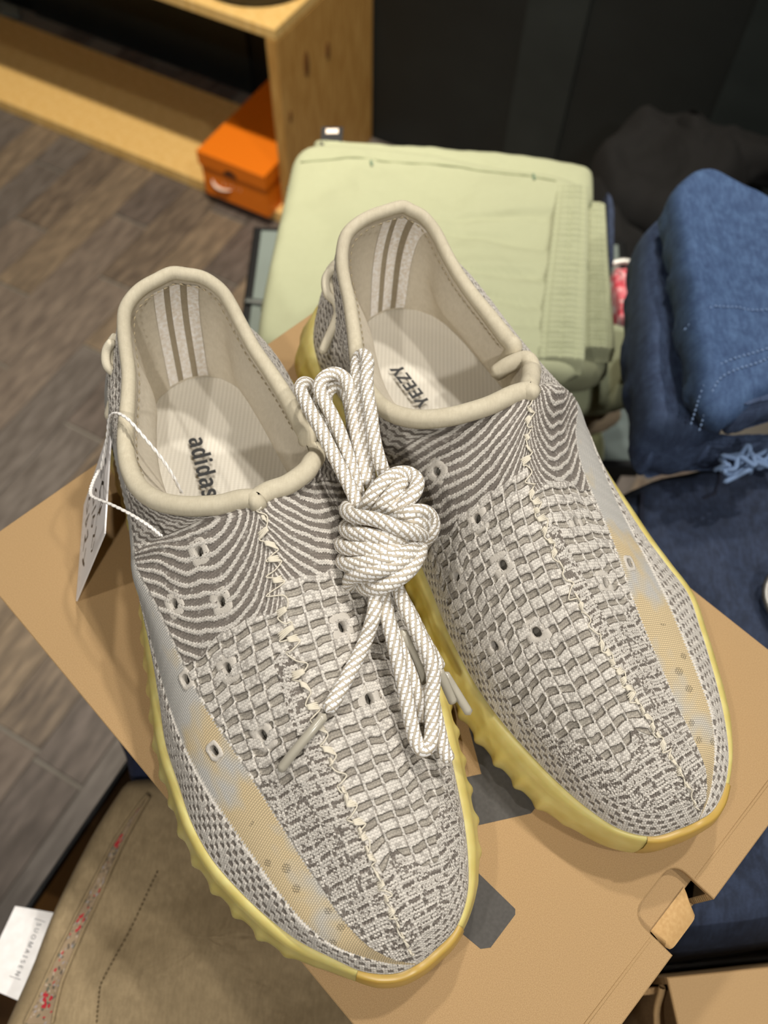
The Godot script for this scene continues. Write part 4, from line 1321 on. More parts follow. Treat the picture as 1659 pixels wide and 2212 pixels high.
func tables():
	# dark glass table under the box, left edge along the shop's depth
	var root = thing("glass_table", "dark brown glossy glass table at the lower left, under the khaki trousers and the box", "table", shop(0.0, 0.0, 0.0), -AXIS)
	part("tabletop", block(-0.222, 0.62, H - 0.285, H - 0.27, -0.30, 0.60, 0.002), M.brown_glass, root)
	part("edge_strip", block(-0.2262, -0.2222, H - 0.287, H - 0.2698, -0.30, 0.60, 0.001), M.black_metal, root)
	for x in [-0.19, 0.58]:
		for z in [-0.26, 0.55]: part("leg", block(x - 0.015, x + 0.015, 0.0, H - 0.285, z - 0.015, z + 0.015, 0.002), M.black_metal, root)
	var a := corners(PLACE.table2)
	var r2 = thing("display_table", "grey glass display table with a black frame, under the pile of pale green shorts", "table", Vector3(0.05, 0, -0.585))
	var c := Vector2(0.05, -0.585)
	var poly := PackedVector2Array()
	var small := PackedVector2Array()
	for q in a:
		poly.append(q - c)
		small.append((q - c) * Vector2(0.955, 0.95))
	part("frame", prism(poly, H - 0.318, H - 0.300, 0.002), M.black_metal, r2)
	part("glass_top", prism(small, H - 0.305, H - 0.2985, 0.001), M.grey_glass, r2)
	part("cross_bar", tube(PackedVector3Array([Vector3(-0.205, H - 0.297, -0.040), Vector3(-0.19, H - 0.2965, -0.038), Vector3(0.18, H - 0.2965, 0.010), Vector3(0.19, H - 0.297, 0.012)]), 0.004, 8, 0.6), flat(rgb(70, 75, 73), 0.4, 0.3), r2)
	for x in [-0.18, 0.17]:
		for z in [-0.13, 0.13]: part("leg", block(x - 0.012, x + 0.012, 0.0, H - 0.318, z - 0.012, z + 0.012, 0.002), M.black_metal, r2)

# ---------------------------------------------------------------- clothes

func garment(called, label, category, at: Vector3, group := ""):
	return thing(called, label, category, at, 0.0, group)

func moved(m: ArrayMesh, at: Vector3) -> ArrayMesh:
	return joined([[m, Transform3D(Basis(), -at)]])

func piece(root, called, key: String, low: float, mat, amp := 0.002, freq := 18.0, seed_ := 1, soft := 3, bulge := 1.0, fold = null):
	var a: Array = PLACE[key]
	return part(called, moved(cloth(corners(a), low, a[0], amp, freq, seed_, soft, bulge, fold), root.position), mat, root)

func top_of(key: String, amp: float, freq: float, seed_: int, fold = null):
	# the height of a piece's upper face
	var noise := cloth_noise(freq, seed_)
	var y1: float = PLACE[key][0]
	return func(x: float, z: float) -> float: return y1 + noise.get_noise_2d(x, z) * amp + (fold.call(x, z) if fold != null else 0.0)

func laid(pts, surf, lift := 0.0005) -> Array:
	var out := []
	for i in pts.size() - 1:
		for k in 4:
			var p: Vector2 = pts[i].lerp(pts[i + 1], k / 4.0)
			out.append([p.x, surf.call(p.x, p.y) + lift, p.y])
	var e: Vector2 = pts[pts.size() - 1]
	out.append([e.x, surf.call(e.x, e.y) + lift, e.y])
	return out

func sewn(root, called, pts, mat, r := 0.0006, gap := 0.0, length := 0.004):
	var out := []
	for p in pts: out.append(W(p[0], p[1], p[2]) - root.position)
	return part(called, seam(out, r, gap, length), mat, root)

func garments():
	# --- the pale green pile on the display table, from the bottom up
	var ol = garment("olive_garment", "folded olive green garment, lowest in the pile under the pale green shorts", "garment", W(0.05, -0.30, -0.47))
	piece(ol, "folded_body", "olive", -0.297, M.olive, 0.002, 14.0, 31, 2)
	sewn(ol, "hem", [[0.2015, -0.284, -0.475], [0.2035, -0.284, -0.45], [0.2010, -0.284, -0.43]], M.sage, 0.0015)
	var be = garment("beige_garment", "folded beige garment between the dark cloth and the olive garment in the pile", "garment", W(0.05, -0.275, -0.48))
	piece(be, "folded_body", "beige", -0.274, M.beige, 0.003, 14.0, 32, 2)
	var dk = garment("navy_garment", "folded navy garment showing as a dark gap under the pale green garments", "garment", W(0.05, -0.245, -0.48))
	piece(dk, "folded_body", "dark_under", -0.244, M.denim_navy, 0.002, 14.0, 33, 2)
	var su = garment("sage_trousers", "folded pale green trousers directly under the elastic-waist shorts", "trousers", W(0.05, -0.225, -0.48))
	piece(su, "folded_body", "sage_under", -0.224, M.sage_deep, 0.003, 12.0, 34, 3)
	sewn(su, "side_seam", [[0.148, -0.189, -0.462], [0.160, -0.1895, -0.448], [0.168, -0.196, -0.437], [0.169, -0.206, -0.433]], M.sage_seam, 0.0006)
	var sh = garment("sage_shorts", "folded pale sage green shorts with gathered elastic waistband, topmost of their pile", "shorts", W(0.04, -0.19, -0.5))
	var gather := func(x: float, z: float) -> float:
		# short creases that run into the waistband
		var e := clampf((x - 0.02) / 0.10, 0.0, 1.0)
		var crease := 0.0
		for c in [[-0.519, 0.10], [-0.482, -0.06], [-0.451, 0.12], [-0.431, 0.02], [-0.404, 0.08], [-0.55, -0.12]]:
			crease -= exp(-pow((z - c[0] - c[1] * (x - 0.11)) / 0.0035, 2.0)) * clampf((x - 0.0) / 0.06, 0.0, 1.0) * 0.0032
		return crease + 0.0024 * e * sin(z * 150.0 + 6.0 * sin(z * 37.0) + x * 30.0) * (0.5 + 0.5 * sin(z * 51.0)) + 0.0026 * sin((x + z * 0.4) * 28.0 + 2.0 * sin(z * 19.0))
	piece(sh, "back_leg", "shorts_back", -0.186, M.sage, 0.004, 12.0, 35, 3, 1.0, gather)
	piece(sh, "top_fold", "shorts_fold", -0.135, M.sage, 0.004, 14.0, 36, 3, 1.0)
	piece(sh, "front_leg", "shorts_front", -0.132, M.sage, 0.007, 9.0, 37, 3, 0.8, gather)
	band(sh, "waistband", [Vector2(0.1345, -0.5895), Vector2(0.1243, -0.5191), Vector2(0.1135, -0.4492), Vector2(0.1065, -0.3935)], [Vector2(0.1605, -0.5895), Vector2(0.1538, -0.5191), Vector2(0.1463, -0.4492), Vector2(0.1402, -0.3935)], -0.1065)
	band(sh, "back_waistband", [Vector2(0.1640, -0.5950), Vector2(0.1560, -0.520), Vector2(0.1500, -0.4692), Vector2(0.146, -0.424)], [Vector2(0.1800, -0.5950), Vector2(0.1755, -0.520), Vector2(0.1735, -0.4692), Vector2(0.1715, -0.424)], -0.1275)
	var sf = top_of("shorts_front", 0.007, 9.0, 37, gather)
	sewn(sh, "pocket_seam", laid([Vector2(-0.0830, -0.6025), Vector2(-0.0315, -0.6085), Vector2(0.0553, -0.6050), Vector2(0.1000, -0.5990), Vector2(0.1331, -0.5880)], sf, 0.0003), M.sage_seam, 0.0008)
	for p in [Vector2(-0.0223, -0.6083), Vector2(0.1147, -0.6005)]:
		sewn(sh, "bar_tack", laid([p + Vector2(-0.0005, 0.0035), p + Vector2(0.0, 0.007), p + Vector2(0.0005, 0.0105)], sf, 0.0008), M.sage_tack, 0.0011)
	part("size_label", moved(prism(PackedVector2Array([Vector2(-0.0692, -0.6620), Vector2(-0.0500, -0.6630), Vector2(-0.0494, -0.6364), Vector2(-0.0685, -0.6353)]), H - 0.1155, H - 0.114, 0.0), sh.position), M.ink, sh)
	part("label_print", moved(prism(PackedVector2Array([Vector2(-0.0650, -0.6590), Vector2(-0.0540, -0.6598), Vector2(-0.0538, -0.6530), Vector2(-0.0648, -0.6522)]), H - 0.1139, H - 0.1136, 0.0), sh.position), M.white_print, sh)
	# --- behind the pile
	var nv = garment("navy_folded_jeans", "narrow dark blue folded edge standing just right of the shorts' waistband", "jeans", W(0.186, -0.297, -0.55))
	piece(nv, "folded_body", "navy_strip", -0.297, M.denim_dark, 0.002, 12.0, 38, 2, 0.05)
	var rd = garment("clear_packet", "small clear packet with red and white print beside the shorts' waistband", "packet", W(0.231, -0.298, -0.6))
	piece(rd, "pouch", "red", -0.297, packet_material(), 0.006, 30.0, 39, 1, 0.15)
	part("rim", moved(tube(path_of([W(0.2185, -0.236, -0.636), W(0.232, -0.2345, -0.6385), W(0.2465, -0.236, -0.634)], 6), 0.003, 8), rd.position), flat(rgb(214, 212, 204), 0.3, 0.3), rd)
	# --- jeans at the right
	var jb = garment("dark_jeans", "large dark navy jeans spread flat under the right half of the box", "jeans", W(0.2, -0.27, -0.16))
	var creases := func(x: float, z: float) -> float: return 0.0025 * sin((x * 0.8 - z) * 45.0 + 3.0 * sin(x * 31.0)) * clampf((x - 0.16) * 12.0, 0.0, 1.0)
	piece(jb, "folded_body", "jeans_base", -0.269, M.denim_dark, 0.006, 10.0, 40, 3, 0.35, creases)
	sewn(jb, "side_seam", laid([Vector2(0.1778, -0.3009), Vector2(0.1738, -0.2788), Vector2(0.1698, -0.2507)], top_of("jeans_base", 0.006, 10.0, 40, creases), 0.0002), M.thread_dark, 0.0018)
	sewn(jb, "pocket_seam", laid([Vector2(0.2345, -0.3243), Vector2(0.2330, -0.315), Vector2(0.2290, -0.3040), Vector2(0.2194, -0.2990)], top_of("jeans_base", 0.006, 10.0, 40, creases), 0.0002), M.thread_dark, 0.0012)
	var bk = garment("belt_buckle", "grey metal buckle on the dark jeans at the right picture edge", "buckle", W(0.250, -0.119, -0.2187))
	part("buckle_ring", tube(path_of([Vector3(-0.0075, 0.004, 0.0), Vector3(0.0, 0.005, -0.016), Vector3(0.018, 0.005, -0.018), Vector3(0.026, 0.005, 0.0), Vector3(0.018, 0.005, 0.018), Vector3(0.0, 0.005, 0.020)], 4, true), 0.0032, 8, 0.7), flat(rgb(112, 110, 106), 0.35, 0.7), bk)
	part("buckle_plate", prism(PackedVector2Array([Vector2(0.0, -0.012), Vector2(0.018, -0.014), Vector2(0.023, 0.0), Vector2(0.018, 0.014), Vector2(0.0, 0.014), Vector2(-0.003, 0.0)]), 0.0, 0.004, 0.001), flat(rgb(70, 66, 52), 0.5, 0.5), bk)
	var jm = garment("indigo_jeans", "indigo jeans folded upright between the shorts and the lighter blue jeans", "jeans", W(0.19, -0.126, -0.4))
	piece(jm, "folded_body", "jeans_mid", -0.124, M.denim_mid, 0.006, 10.0, 41, 4, 0.3)
	part("folded_waist", moved(cloth([Vector2(0.1665, -0.318), Vector2(0.1930, -0.328), Vector2(0.2200, -0.331), Vector2(0.2680, -0.333), Vector2(0.2690, -0.311), Vector2(0.2160, -0.311), Vector2(0.1900, -0.316), Vector2(0.1720, -0.304)], -0.122, -0.088, 0.006, 16.0, 42, 3, 0.8), jm.position), M.denim_mid, jm)
	part("cord_bundle", moved(cord_bundle(), jm.position), M.thread_blue, jm)
	var jl = garment("blue_jeans", "lighter blue denim jeans folded on top of the indigo pair, sewn hem facing forward", "jeans", W(0.22, -0.06, -0.4))
	var sag := func(x: float, z: float) -> float: return 0.004 * sin((x + z * 0.7) * 38.0 + 2.0 * sin(z * 23.0))
	piece(jl, "rolled_leg", "jeans_light", -0.058, M.denim_light, 0.008, 9.0, 43, 3, 0.55, sag)
	var sj = top_of("jeans_light", 0.008, 9.0, 43, sag)
	sewn(jl, "leg_seam", [[0.1822, -0.030, -0.3604], [0.1905, -0.0225, -0.3672]] + laid([Vector2(0.1984, -0.3704), Vector2(0.2161, -0.3729), Vector2(0.2326, -0.3707), Vector2(0.2487, -0.3639)], sj, 0.0003), M.thread_blue, 0.0007, 0.0008, 0.002)
	sewn(jl, "hem_stitching", [[0.1825, -0.045, -0.2990], [0.1860, -0.030, -0.3130], [0.1920, -0.0225, -0.3235]] + laid([Vector2(0.2030, -0.3305), Vector2(0.2266, -0.3399), Vector2(0.2504, -0.3455)], sj, 0.0004), M.thread_blue, 0.0008, 0.0008, 0.002)
	sewn(jl, "hem_stitching", [[0.1868, -0.045, -0.2945], [0.1900, -0.028, -0.3085], [0.1955, -0.0225, -0.3175]] + laid([Vector2(0.2060, -0.3235), Vector2(0.2255, -0.3321), Vector2(0.2494, -0.3391)], sj, 0.0004), M.thread_blue, 0.0008, 0.0008, 0.002)
	part("hem_inside", moved(cloth([Vector2(0.199, -0.312), Vector2(0.262, -0.336), Vector2(0.262, -0.318), Vector2(0.206, -0.297)], -0.058, -0.030, 0.004, 14.0, 44, 3, 0.9), jl.position), M.denim_mid, jl)
	# --- left: a dark piece under the box, and the khaki trousers
	var nl = garment("navy_cloth", "dark navy cloth peeking out under the box edge above the khaki trousers", "garment", W(-0.14, -0.27, -0.12))
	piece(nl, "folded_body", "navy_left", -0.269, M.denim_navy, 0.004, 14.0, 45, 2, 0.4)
	var kh = garment("khaki_trousers", "khaki cotton trousers with a flowered tape along the fly, at the lower left", "trousers", W(-0.08, -0.27, 0.0))
	var drape := func(x: float, z: float) -> float: return 0.0035 * sin((x * 0.9 + z * 0.35) * 46.0 + 2.5 * sin(z * 27.0)) + 0.002 * sin((x - z) * 70.0)
	piece(kh, "folded_body", "khaki_low", -0.269, M.khaki, 0.004, 12.0, 46, 3, 0.3)
	piece(kh, "top_leg", "khaki", -0.189, M.khaki, 0.004, 11.0, 47, 1, 0.6, drape)
	var surf = top_of("khaki", 0.004, 11.0, 47, drape)
	var lt := [Vector2(-0.1344, -0.0944), Vector2(-0.1490, -0.0659), Vector2(-0.1566, -0.0447), Vector2(-0.1642, -0.0198), Vector2(-0.1717, 0.0027), Vector2(-0.1774, 0.0246)]
	var rt := [Vector2(-0.1331, -0.0934), Vector2(-0.1440, -0.0636), Vector2(-0.1504, -0.0425), Vector2(-0.1571, -0.0201), Vector2(-0.1618, 0.0046), Vector2(-0.1622, 0.0241)]
	flowered_tape(kh, lt, rt, surf)
	for side in [lt, rt]: sewn(kh, "tape_seam", laid(side, surf, 0.0012), M.khaki, 0.0010)
	sewn(kh, "leg_stitching", laid([Vector2(-0.1211, -0.0521), Vector2(-0.1282, -0.0327), Vector2(-0.1351, -0.0118), Vector2(-0.1406, 0.0060), Vector2(-0.1395, 0.0233)], surf, 0.0006), M.khaki_seam, 0.0006, 0.0008, 0.0016)

func band(root, called, l: Array, r: Array, y: float):
	# a gathered elastic band between two edges, with its rows of stitching
	var lp := path_of([Vector3(l[0].x, y, l[0].y), Vector3(l[1].x, y, l[1].y), Vector3(l[2].x, y, l[2].y), Vector3(l[3].x, y, l[3].y)], 60)
	var rp := path_of([Vector3(r[0].x, y, r[0].y), Vector3(r[1].x, y, r[1].y), Vector3(r[2].x, y, r[2].y), Vector3(r[3].x, y, r[3].y)], 60)
	var n := lp.size()
	var V := PackedVector3Array()
	var noise := FastNoiseLite.new()
	noise.seed = int(absf(y) * 10000.0)
	noise.frequency = 0.5
	for i in n:
		for j in 25:
			var f := j / 24.0
			var p := lp[i].lerp(rp[i], f)
			var ends := minf(1.0, minf(i, n - 1 - i) / 5.0)
			var s := i * 1.15 + 1.4 * noise.get_noise_2d(i * 0.35, f * 2.0) + 0.8 * noise.get_noise_1d(i * 0.9)
			var dy := 0.0015 * sin(s) * (0.35 + 0.65 * sin(PI * f)) + 0.0032 * pow(sin(PI * f), 0.5) * ends
			for row in [0.12, 0.45, 0.78]: dy -= 0.0014 * exp(-pow((f - row) / 0.022, 2.0))
			V.append(W(p.x, y + 0.002 + dy - 0.012 * (1.0 - ends), p.z) - root.position)
	part(called, grid_mesh(V, n, 25, true), M.sage, root)

func cord_bundle() -> ArrayMesh:
	var list := []
	var r2 := RandomNumberGenerator.new()
	r2.seed = 5
	for k in 6:
		var pts := []
		for i in 7: pts.append(W(0.212 + 0.006 * i + r2.randf_range(-0.004, 0.004), -0.083 + r2.randf_range(-0.004, 0.008), -0.298 - 0.002 * i + 0.0025 * k + r2.randf_range(-0.005, 0.005)))
		list.append(tube(path_of(pts, 6), 0.0017, 7, 1.0, 1.0, 1.0, 0.002))
	return joined(list)

func packet_material() -> StandardMaterial3D:
	var m := tri(noise_tex(0.03, rgb(196, 22, 44), rgb(226, 220, 214), 2, 256, 50, 0.5), Vector3.ONE * 9.0, 0.2)
	return m

func flowered_tape(root, l: Array, r: Array, surf: Callable):
	# cotton tape with a printed pattern of sprigs: grey-brown leaves and red blossoms
	var im := Image.create_empty(128, 1024, false, Image.FORMAT_RGB8)
	im.fill(rgb(148, 128, 102))
	var r2 := RandomNumberGenerator.new()
	r2.seed = 77
	for k in 260:
		var cx := r2.randi_range(0, 127)
		var cy := r2.randi_range(0, 1023)
		var a := r2.randf_range(4.0, 13.0)
		var b := a * r2.randf_range(0.35, 0.8)
		var turn := r2.randf() * PI
		var c: Color = [rgb(92, 82, 70), rgb(116, 102, 84), rgb(150, 142, 140), rgb(96, 96, 80), rgb(176, 160, 140)][r2.randi() % 5]
		if k % 13 == 0: c = rgb(168, 46, 52)
		blob(im, cx, cy, a, b, turn, c)
	for y in [180, 200, 560, 600, 900, 930]:
		for k in 5: blob(im, 64 + r2.randi_range(-26, 26), y + r2.randi_range(-14, 14), 11.0, 8.0, r2.randf() * PI, rgb(174, 38, 48))
	var m := StandardMaterial3D.new()
	m.albedo_texture = ImageTexture.create_from_image(im)
	m.roughness = 0.9
	var V := PackedVector3Array()
	var U := PackedVector2Array()
	var lv := []
	var rv := []
	for i in l.size():
		lv.append(Vector3(l[i].x, 0, l[i].y))
		rv.append(Vector3(r[i].x, 0, r[i].y))
	var lp := path_of(lv, 10)
	var rp := path_of(rv, 10)
	for i in lp.size():
		for j in 9:
			var p := lp[i].lerp(rp[i], j / 8.0)
			V.append(W(p.x, surf.call(p.x, p.z) + 0.0014 - 0.0006 * sin(PI * j / 8.0), p.z) - root.position)
			U.append(Vector2(j / 8.0, float(i) / (lp.size() - 1)))
	part("flowered_tape", grid_mesh(V, lp.size(), 9, true, U), m, root)

func blob(im: Image, cx: int, cy: int, a: float, b: float, turn: float, c: Color):
	var e := int(a) + 1
	for y in range(maxi(0, cy - e), mini(im.get_height(), cy + e + 1)):
		for x in range(maxi(0, cx - e), mini(im.get_width(), cx + e + 1)):
			var dx := (x - cx) * cos(turn) + (y - cy) * sin(turn)
			var dy := (y - cy) * cos(turn) - (x - cx) * sin(turn)
			if dx * dx / (a * a) + dy * dy / (b * b) < 1.0: im.set_pixel(x, y, c)

# ---------------------------------------------------------------- cardboard

func shoe_box():
	# frame of the box: x along the front edge with the tab, z outwards from it
	var root = thing("shoe_box", "closed kraft cardboard shoe box carrying both sneakers, grey mark printed on its lid", "shoe box", W(0.0471, -0.122, 0.0615), 0.8136)
	var w := 0.2375
	var d := 0.340
	var top := 0.122
	var n0 := 0.1032
	var n1 := 0.1312
	var dp := 0.0197
	var rr := 0.0062
	var lid := PackedVector2Array([Vector2(0, 0), Vector2(n0, 0), Vector2(n0, -dp + rr)])
	for i in range(1, 6):
		var f := PI / 2.0 * i / 6.0
		lid.append(Vector2(n0 + rr - cos(f) * rr, -dp + rr - sin(f) * rr))
	lid.append(Vector2(n0 + rr, -dp))
	lid.append(Vector2(n1 - rr, -dp))
	for i in range(1, 6):
		var f := PI / 2.0 * i / 6.0
		lid.append(Vector2(n1 - rr + sin(f) * rr, -dp + rr - cos(f) * rr))
	lid.append_array(PackedVector2Array([Vector2(n1, -dp + rr), Vector2(n1, 0), Vector2(w, 0), Vector2(w, -d), Vector2(0, -d)]))
	part("lid", prism(lid, top - 0.003, top, 0.0004), M.kraft, root)
	# creases beside the front fold, pressed a little proud
	for seg2 in [[0.002, n0 - 0.001], [n1 + 0.001, w - 0.002]]:
		part("lid_crease", tube(PackedVector3Array([Vector3(seg2[0], top - 0.0001, -0.0095), Vector3(lerpf(seg2[0], seg2[1], 0.5), top, -0.0096), Vector3(seg2[1], top - 0.0001, -0.0095)]), 0.0007, 6, 0.4), M.kraft, root)
	# front flap of the lid, its left and right lengths beside the notch
	part("lid_flap", joined([block(0.0, n0, 0.03, top - 0.003, -0.003, 0.0, 0.0004), block(n1, w, 0.03, top - 0.003, -0.003, 0.0, 0.0004), block(n0, n1, 0.03, 0.098, -0.003, 0.0, 0.0004)]), M.kraft, root)
	# fluted edges of the board in the notch
	var flutes := []
	for k in 9:
		var y := 0.099 + 0.0022 * k
		for x in [n0 - 0.0002]:
			flutes.append(tube(PackedVector3Array([Vector3(x, y, -0.0004), Vector3(x, y + 0.0011, -0.0015), Vector3(x, y + 0.0022, -0.0026)]), 0.00035, 5))
	part("fluted_edge", joined(flutes), M.kraft_pale, root)
	var other = part("fluted_edge", joined(flutes), M.kraft_pale, root)
	other.position.x = n1 - n0 + 0.0004
	# body
	part("body_wall", block(0.004, w - 0.004, 0.0, top - 0.0035, -d + 0.001, -d + 0.005, 0.0005), M.kraft, root)
	part("body_wall", block(0.001, 0.005, 0.0, top - 0.0035, -d + 0.001, -0.004, 0.0005), M.kraft, root)
	part("body_wall", block(w - 0.005, w - 0.001, 0.0, top - 0.0035, -d + 0.001, -0.004, 0.0005), M.kraft, root)
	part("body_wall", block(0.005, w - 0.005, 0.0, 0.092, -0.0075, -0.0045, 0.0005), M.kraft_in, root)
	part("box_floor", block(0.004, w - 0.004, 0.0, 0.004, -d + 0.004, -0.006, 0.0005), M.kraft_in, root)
	# the tucked tab seen in the notch: a flat strip and, in front of it, the tongue with rounded corners
	part("tuck_strip", prism(PackedVector2Array([Vector2(n0 - 0.004, -0.0095), Vector2(n1 + 0.004, -0.0095), Vector2(n1 + 0.004, -0.03), Vector2(n0 - 0.004, -0.03)]), top - 0.0085, top - 0.0055, 0.0004), M.kraft, root)
	var V := PackedVector3Array()
	for i in 9:
		for j in 17:
			var f := j / 16.0
			var s := i / 8.0
			var round_ := 0.004 * (1.0 - sqrt(maxf(0.0, 1.0 - pow(absf(f * 2.0 - 1.0), 8.0))))
			V.append(Vector3(lerpf(n0 + 0.0018, n1 - 0.0035 - 0.003 * s, f), top - 0.0048 - 0.004 * s * s, lerpf(-0.0102, 0.0005 - round_, s)))
	var tg := grid_mesh(V, 9, 17, false)
	part("tongue", tg, M.kraft_pale, root)
	# grey print on the lid
	for key in ["logo1", "logo2"]:
		var poly := PackedVector2Array()
		for q in corners(PLACE[key]):
			var g: Vector3 = root.transform.affine_inverse() * W(q.x, 0, q.y)
			poly.append(Vector2(g.x, g.z))
		part("printed_mark", prism(poly, top - 0.0001, top + 0.00012, 0.0), M.print_grey, root)

func second_box():
	# another kraft box at the lower right; its open end shows dark on the left
	var root = thing("kraft_box", "second kraft cardboard box at the lower right corner, its open end facing left", "cardboard box", W(0.1466, -0.2685, -0.0077), 0.122)
	part("lid", block(0.0, 0.24, 0.1655, 0.1685, 0.0, 0.17, 0.0006), M.kraft, root)
	part("body_wall", block(0.0, 0.24, 0.0000, 0.1655, 0.0, 0.003, 0.0005), M.kraft, root)
	part("body_wall", block(0.0, 0.24, 0.0000, 0.1655, 0.167, 0.170, 0.0005), M.kraft, root)
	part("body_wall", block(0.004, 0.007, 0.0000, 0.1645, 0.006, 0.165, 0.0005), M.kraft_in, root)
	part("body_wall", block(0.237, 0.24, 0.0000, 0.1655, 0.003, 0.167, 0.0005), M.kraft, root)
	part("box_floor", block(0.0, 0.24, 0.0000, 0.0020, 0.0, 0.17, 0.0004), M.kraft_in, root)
	part("end_flap", block(-0.042, 0.0, 0.0010, 0.1545, 0.004, 0.007, 0.0005), M.kraft_in, root)
	part("end_flap", block(-0.030, 0.0, 0.0010, 0.1285, 0.040, 0.043, 0.0005), M.kraft_in, root)
	part("flap_edge", tube(path_of([Vector3(-0.001, 0.1605, 0.004), Vector3(-0.004, 0.1485, 0.02), Vector3(-0.002, 0.1385, 0.06)], 5), 0.0018, 7), M.kraft, root)

# ---------------------------------------------------------------- tags

func card(a: Vector3, b: Vector3, c: Vector3, d: Vector3, thick: float) -> ArrayMesh:
	# a card with those four corners, a to b and d to c its long edges
	var n := (b - a).cross(d - a).normalized() * thick
	var st := SurfaceTool.new()
	st.begin(Mesh.PRIMITIVE_TRIANGLES)
	st.set_smooth_group(-1)
	var f := [a, b, c, d]
	var g := [a + n, b + n, c + n, d + n]
	var uv := [Vector2(0, 0), Vector2(1, 0), Vector2(1, 1), Vector2(0, 1)]
	for t in [[0, 1, 2], [0, 2, 3]]:
		for k in t:
			st.set_uv(uv[k])
			st.add_vertex(g[k])
	for t in [[0, 2, 1], [0, 3, 2]]:
		for k in t:
			st.set_uv(uv[k])
			st.add_vertex(f[k])
	for i in 4:
		var j := (i + 1) % 4
		for v in [f[i], f[j], g[j], f[i], g[j], g[i]]:
			st.set_uv(Vector2(0.01, 0.01))
			st.add_vertex(v)
	st.generate_normals()
	return st.commit()

func stroke(im: Image, pts: Array, width: float, c: Color):
	for i in pts.size() - 1:
		var a: Vector2 = pts[i]
		var b: Vector2 = pts[i + 1]
		var n := int(a.distance_to(b)) + 1
		for k in n + 1:
			var p := a.lerp(b, float(k) / n)
			var e := int(width) + 1
			for y in range(maxi(0, int(p.y) - e), mini(im.get_height(), int(p.y) + e + 1)):
				for x in range(maxi(0, int(p.x) - e), mini(im.get_width(), int(p.x) + e + 1)):
					if Vector2(x, y).distance_to(p) <= width: im.set_pixel(x, y, c)

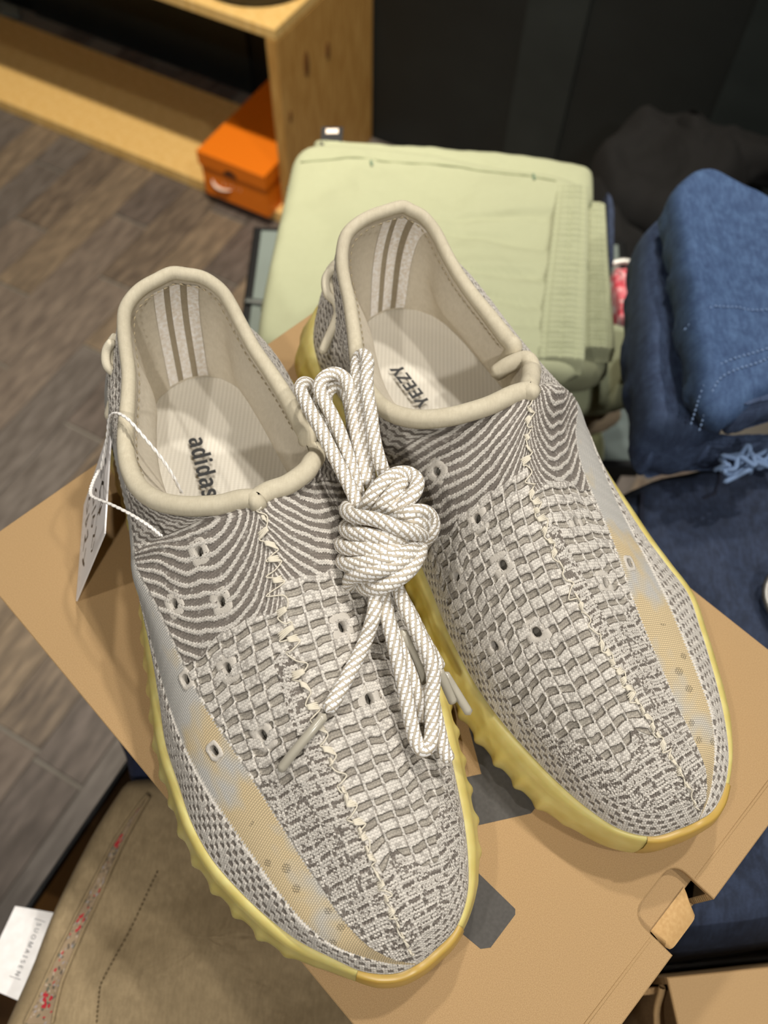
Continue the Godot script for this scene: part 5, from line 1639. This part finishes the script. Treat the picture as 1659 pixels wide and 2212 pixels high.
func hang_tag():
	var base := W(-0.1455, 0.0, -0.176)
	var root = thing("hang_tag", "white hang tag with handwritten lines on a white string, leaning against the left sneaker", "price tag", base)
	var a := W(-0.1215, 0.060, -0.2106) - base
	var b := W(-0.1135, 0.060, -0.1555) - base
	var c := W(-0.1418, 0.0008, -0.1501) - base
	var d := W(-0.1491, 0.0008, -0.2017) - base
	# handwriting in brown-black marker, lines along the card
	var im := Image.create_empty(512, 600, false, Image.FORMAT_RGB8)
	im.fill(rgb(240, 236, 234))
	var ink := rgb(74, 60, 48)
	var V := func(l): 
		var o := []
		for i in range(0, l.size(), 2): o.append(Vector2(l[i], l[i + 1]))
		return o
	stroke(im, V.call([150, 70, 90, 90, 70, 130, 100, 165, 160, 160]), 8.0, rgb(40, 38, 36))
	stroke(im, V.call([95, 120, 165, 118]), 6.0, rgb(40, 38, 36))
	stroke(im, V.call([235, 90, 205, 130, 225, 165, 262, 150]), 8.0, rgb(40, 38, 36))
	stroke(im, V.call([330, 80, 300, 110, 320, 150, 352, 130, 338, 95, 326, 175]), 7.0, ink)
	stroke(im, V.call([170, 250, 130, 290, 150, 330, 200, 310, 180, 270]), 7.0, ink)
	stroke(im, V.call([250, 240, 232, 330]), 6.0, ink)
	stroke(im, V.call([290, 250, 270, 300, 300, 320, 318, 290, 292, 270]), 6.0, ink)
	stroke(im, V.call([380, 190, 400, 220, 380, 260, 420, 280]), 6.0, ink)
	stroke(im, V.call([430, 220, 450, 250, 440, 280]), 5.0, ink)
	stroke(im, V.call([90, 420, 60, 460, 85, 500, 130, 480, 110, 440]), 7.0, ink)
	stroke(im, V.call([180, 410, 165, 500, 205, 470, 185, 440]), 7.0, ink)
	stroke(im, V.call([260, 420, 300, 400, 290, 460, 250, 480, 310, 500]), 8.0, ink)
	stroke(im, V.call([350, 430, 400, 470, 360, 500, 420, 440]), 8.0, ink)
	for i in 9: stroke(im, V.call([60 + 44 * i, 556, 80 + 44 * i, 558]), 2.0, rgb(128, 116, 108))
	var m := StandardMaterial3D.new()
	m.albedo_texture = ImageTexture.create_from_image(im)
	m.roughness = 0.6
	part("card", card(a, b, c, d, 0.0007), m, root)
	# string: through the card, over the knit to its eyelet, and up over the collar into the shoe
	var pts := [W(-0.1240, 0.054, -0.190), W(-0.1238, 0.058, -0.1815), W(-0.1225, 0.0615, -0.1740), W(-0.1190, 0.0655, -0.1690), W(-0.1080, 0.0745, -0.1610), W(-0.0975, 0.081, -0.1535), W(-0.0890, 0.0838, -0.1475), W(-0.0835, 0.0815, -0.1440)]
	var pts2 := [W(-0.1235, 0.0535, -0.1895), W(-0.1190, 0.066, -0.197), W(-0.1135, 0.0815, -0.199), W(-0.1050, 0.0885, -0.1935), W(-0.0960, 0.0865, -0.1850), W(-0.0880, 0.078, -0.178), W(-0.083, 0.066, -0.172)]
	var twist := []
	for run in [pts, pts2]:
		var l := []
		for p in run: l.append(p - base)
		var path := path_of(l, 14)
		for s in 2:
			var q := PackedVector3Array()
			for i in path.size(): q.append(path[i] + Vector3(cos(i * 0.9 + PI * s), sin(i * 0.9 + PI * s), sin(i * 0.9 + PI * s)) * 0.00036)
			twist.append(tube(q, 0.0005, 6, 1.0, 1.0, 1.0, 0.0005))
	part("string", joined(twist), M.string, root)

func garment_tag():
	var a := corners(PLACE.gtag)
	var y: float = PLACE.gtag[0]
	var base := W(a[0].x, y, a[0].y)
	var root = thing("clothing_label", "white card label with a column of small capitals, tucked under the khaki trousers", "label", base)
	var poly := PackedVector2Array()
	for q in a: poly.append(q - a[0])
	part("card", prism(poly, -0.0006, 0.0, 0.0), M.paper, root)
	# the column of letters with a rule at each end
	var tm := TextMesh.new()
	var f := SystemFont.new()
	f.font_names = PackedStringArray(["Droid Sans"])
	tm.font = f
	tm.text = "S U O M A I S E N"
	tm.font_size = 48
	tm.pixel_size = 0.001
	tm.depth = 0.001
	var box: AABB = tm.get_aabb()
	var p0 := W(-0.1945, y, -0.0245) - base
	var p1 := W(-0.2010, y, 0.0028) - base
	var o = part("label_print", tm, flat(rgb(70, 68, 72), 0.7), root)
	var dir := (p1 - p0).normalized()
	var sc := p0.distance_to(p1) / box.size.x
	o.transform = Transform3D(Basis(dir * sc, Vector3.UP.cross(dir) * sc, Vector3.UP * 0.12), p0 - dir * box.position.x * sc + Vector3(0, 0.00008, 0))
	for e in [[p0, -0.0014], [p1, 0.0014]]:
		var side := Vector3.UP.cross(dir)
		var c: Vector3 = e[0] + dir * e[1]
		part("rule", tube(PackedVector3Array([c - side * 0.0038, c, c + side * 0.0030]) , 0.00016, 5), flat(rgb(70, 68, 72), 0.7), root)
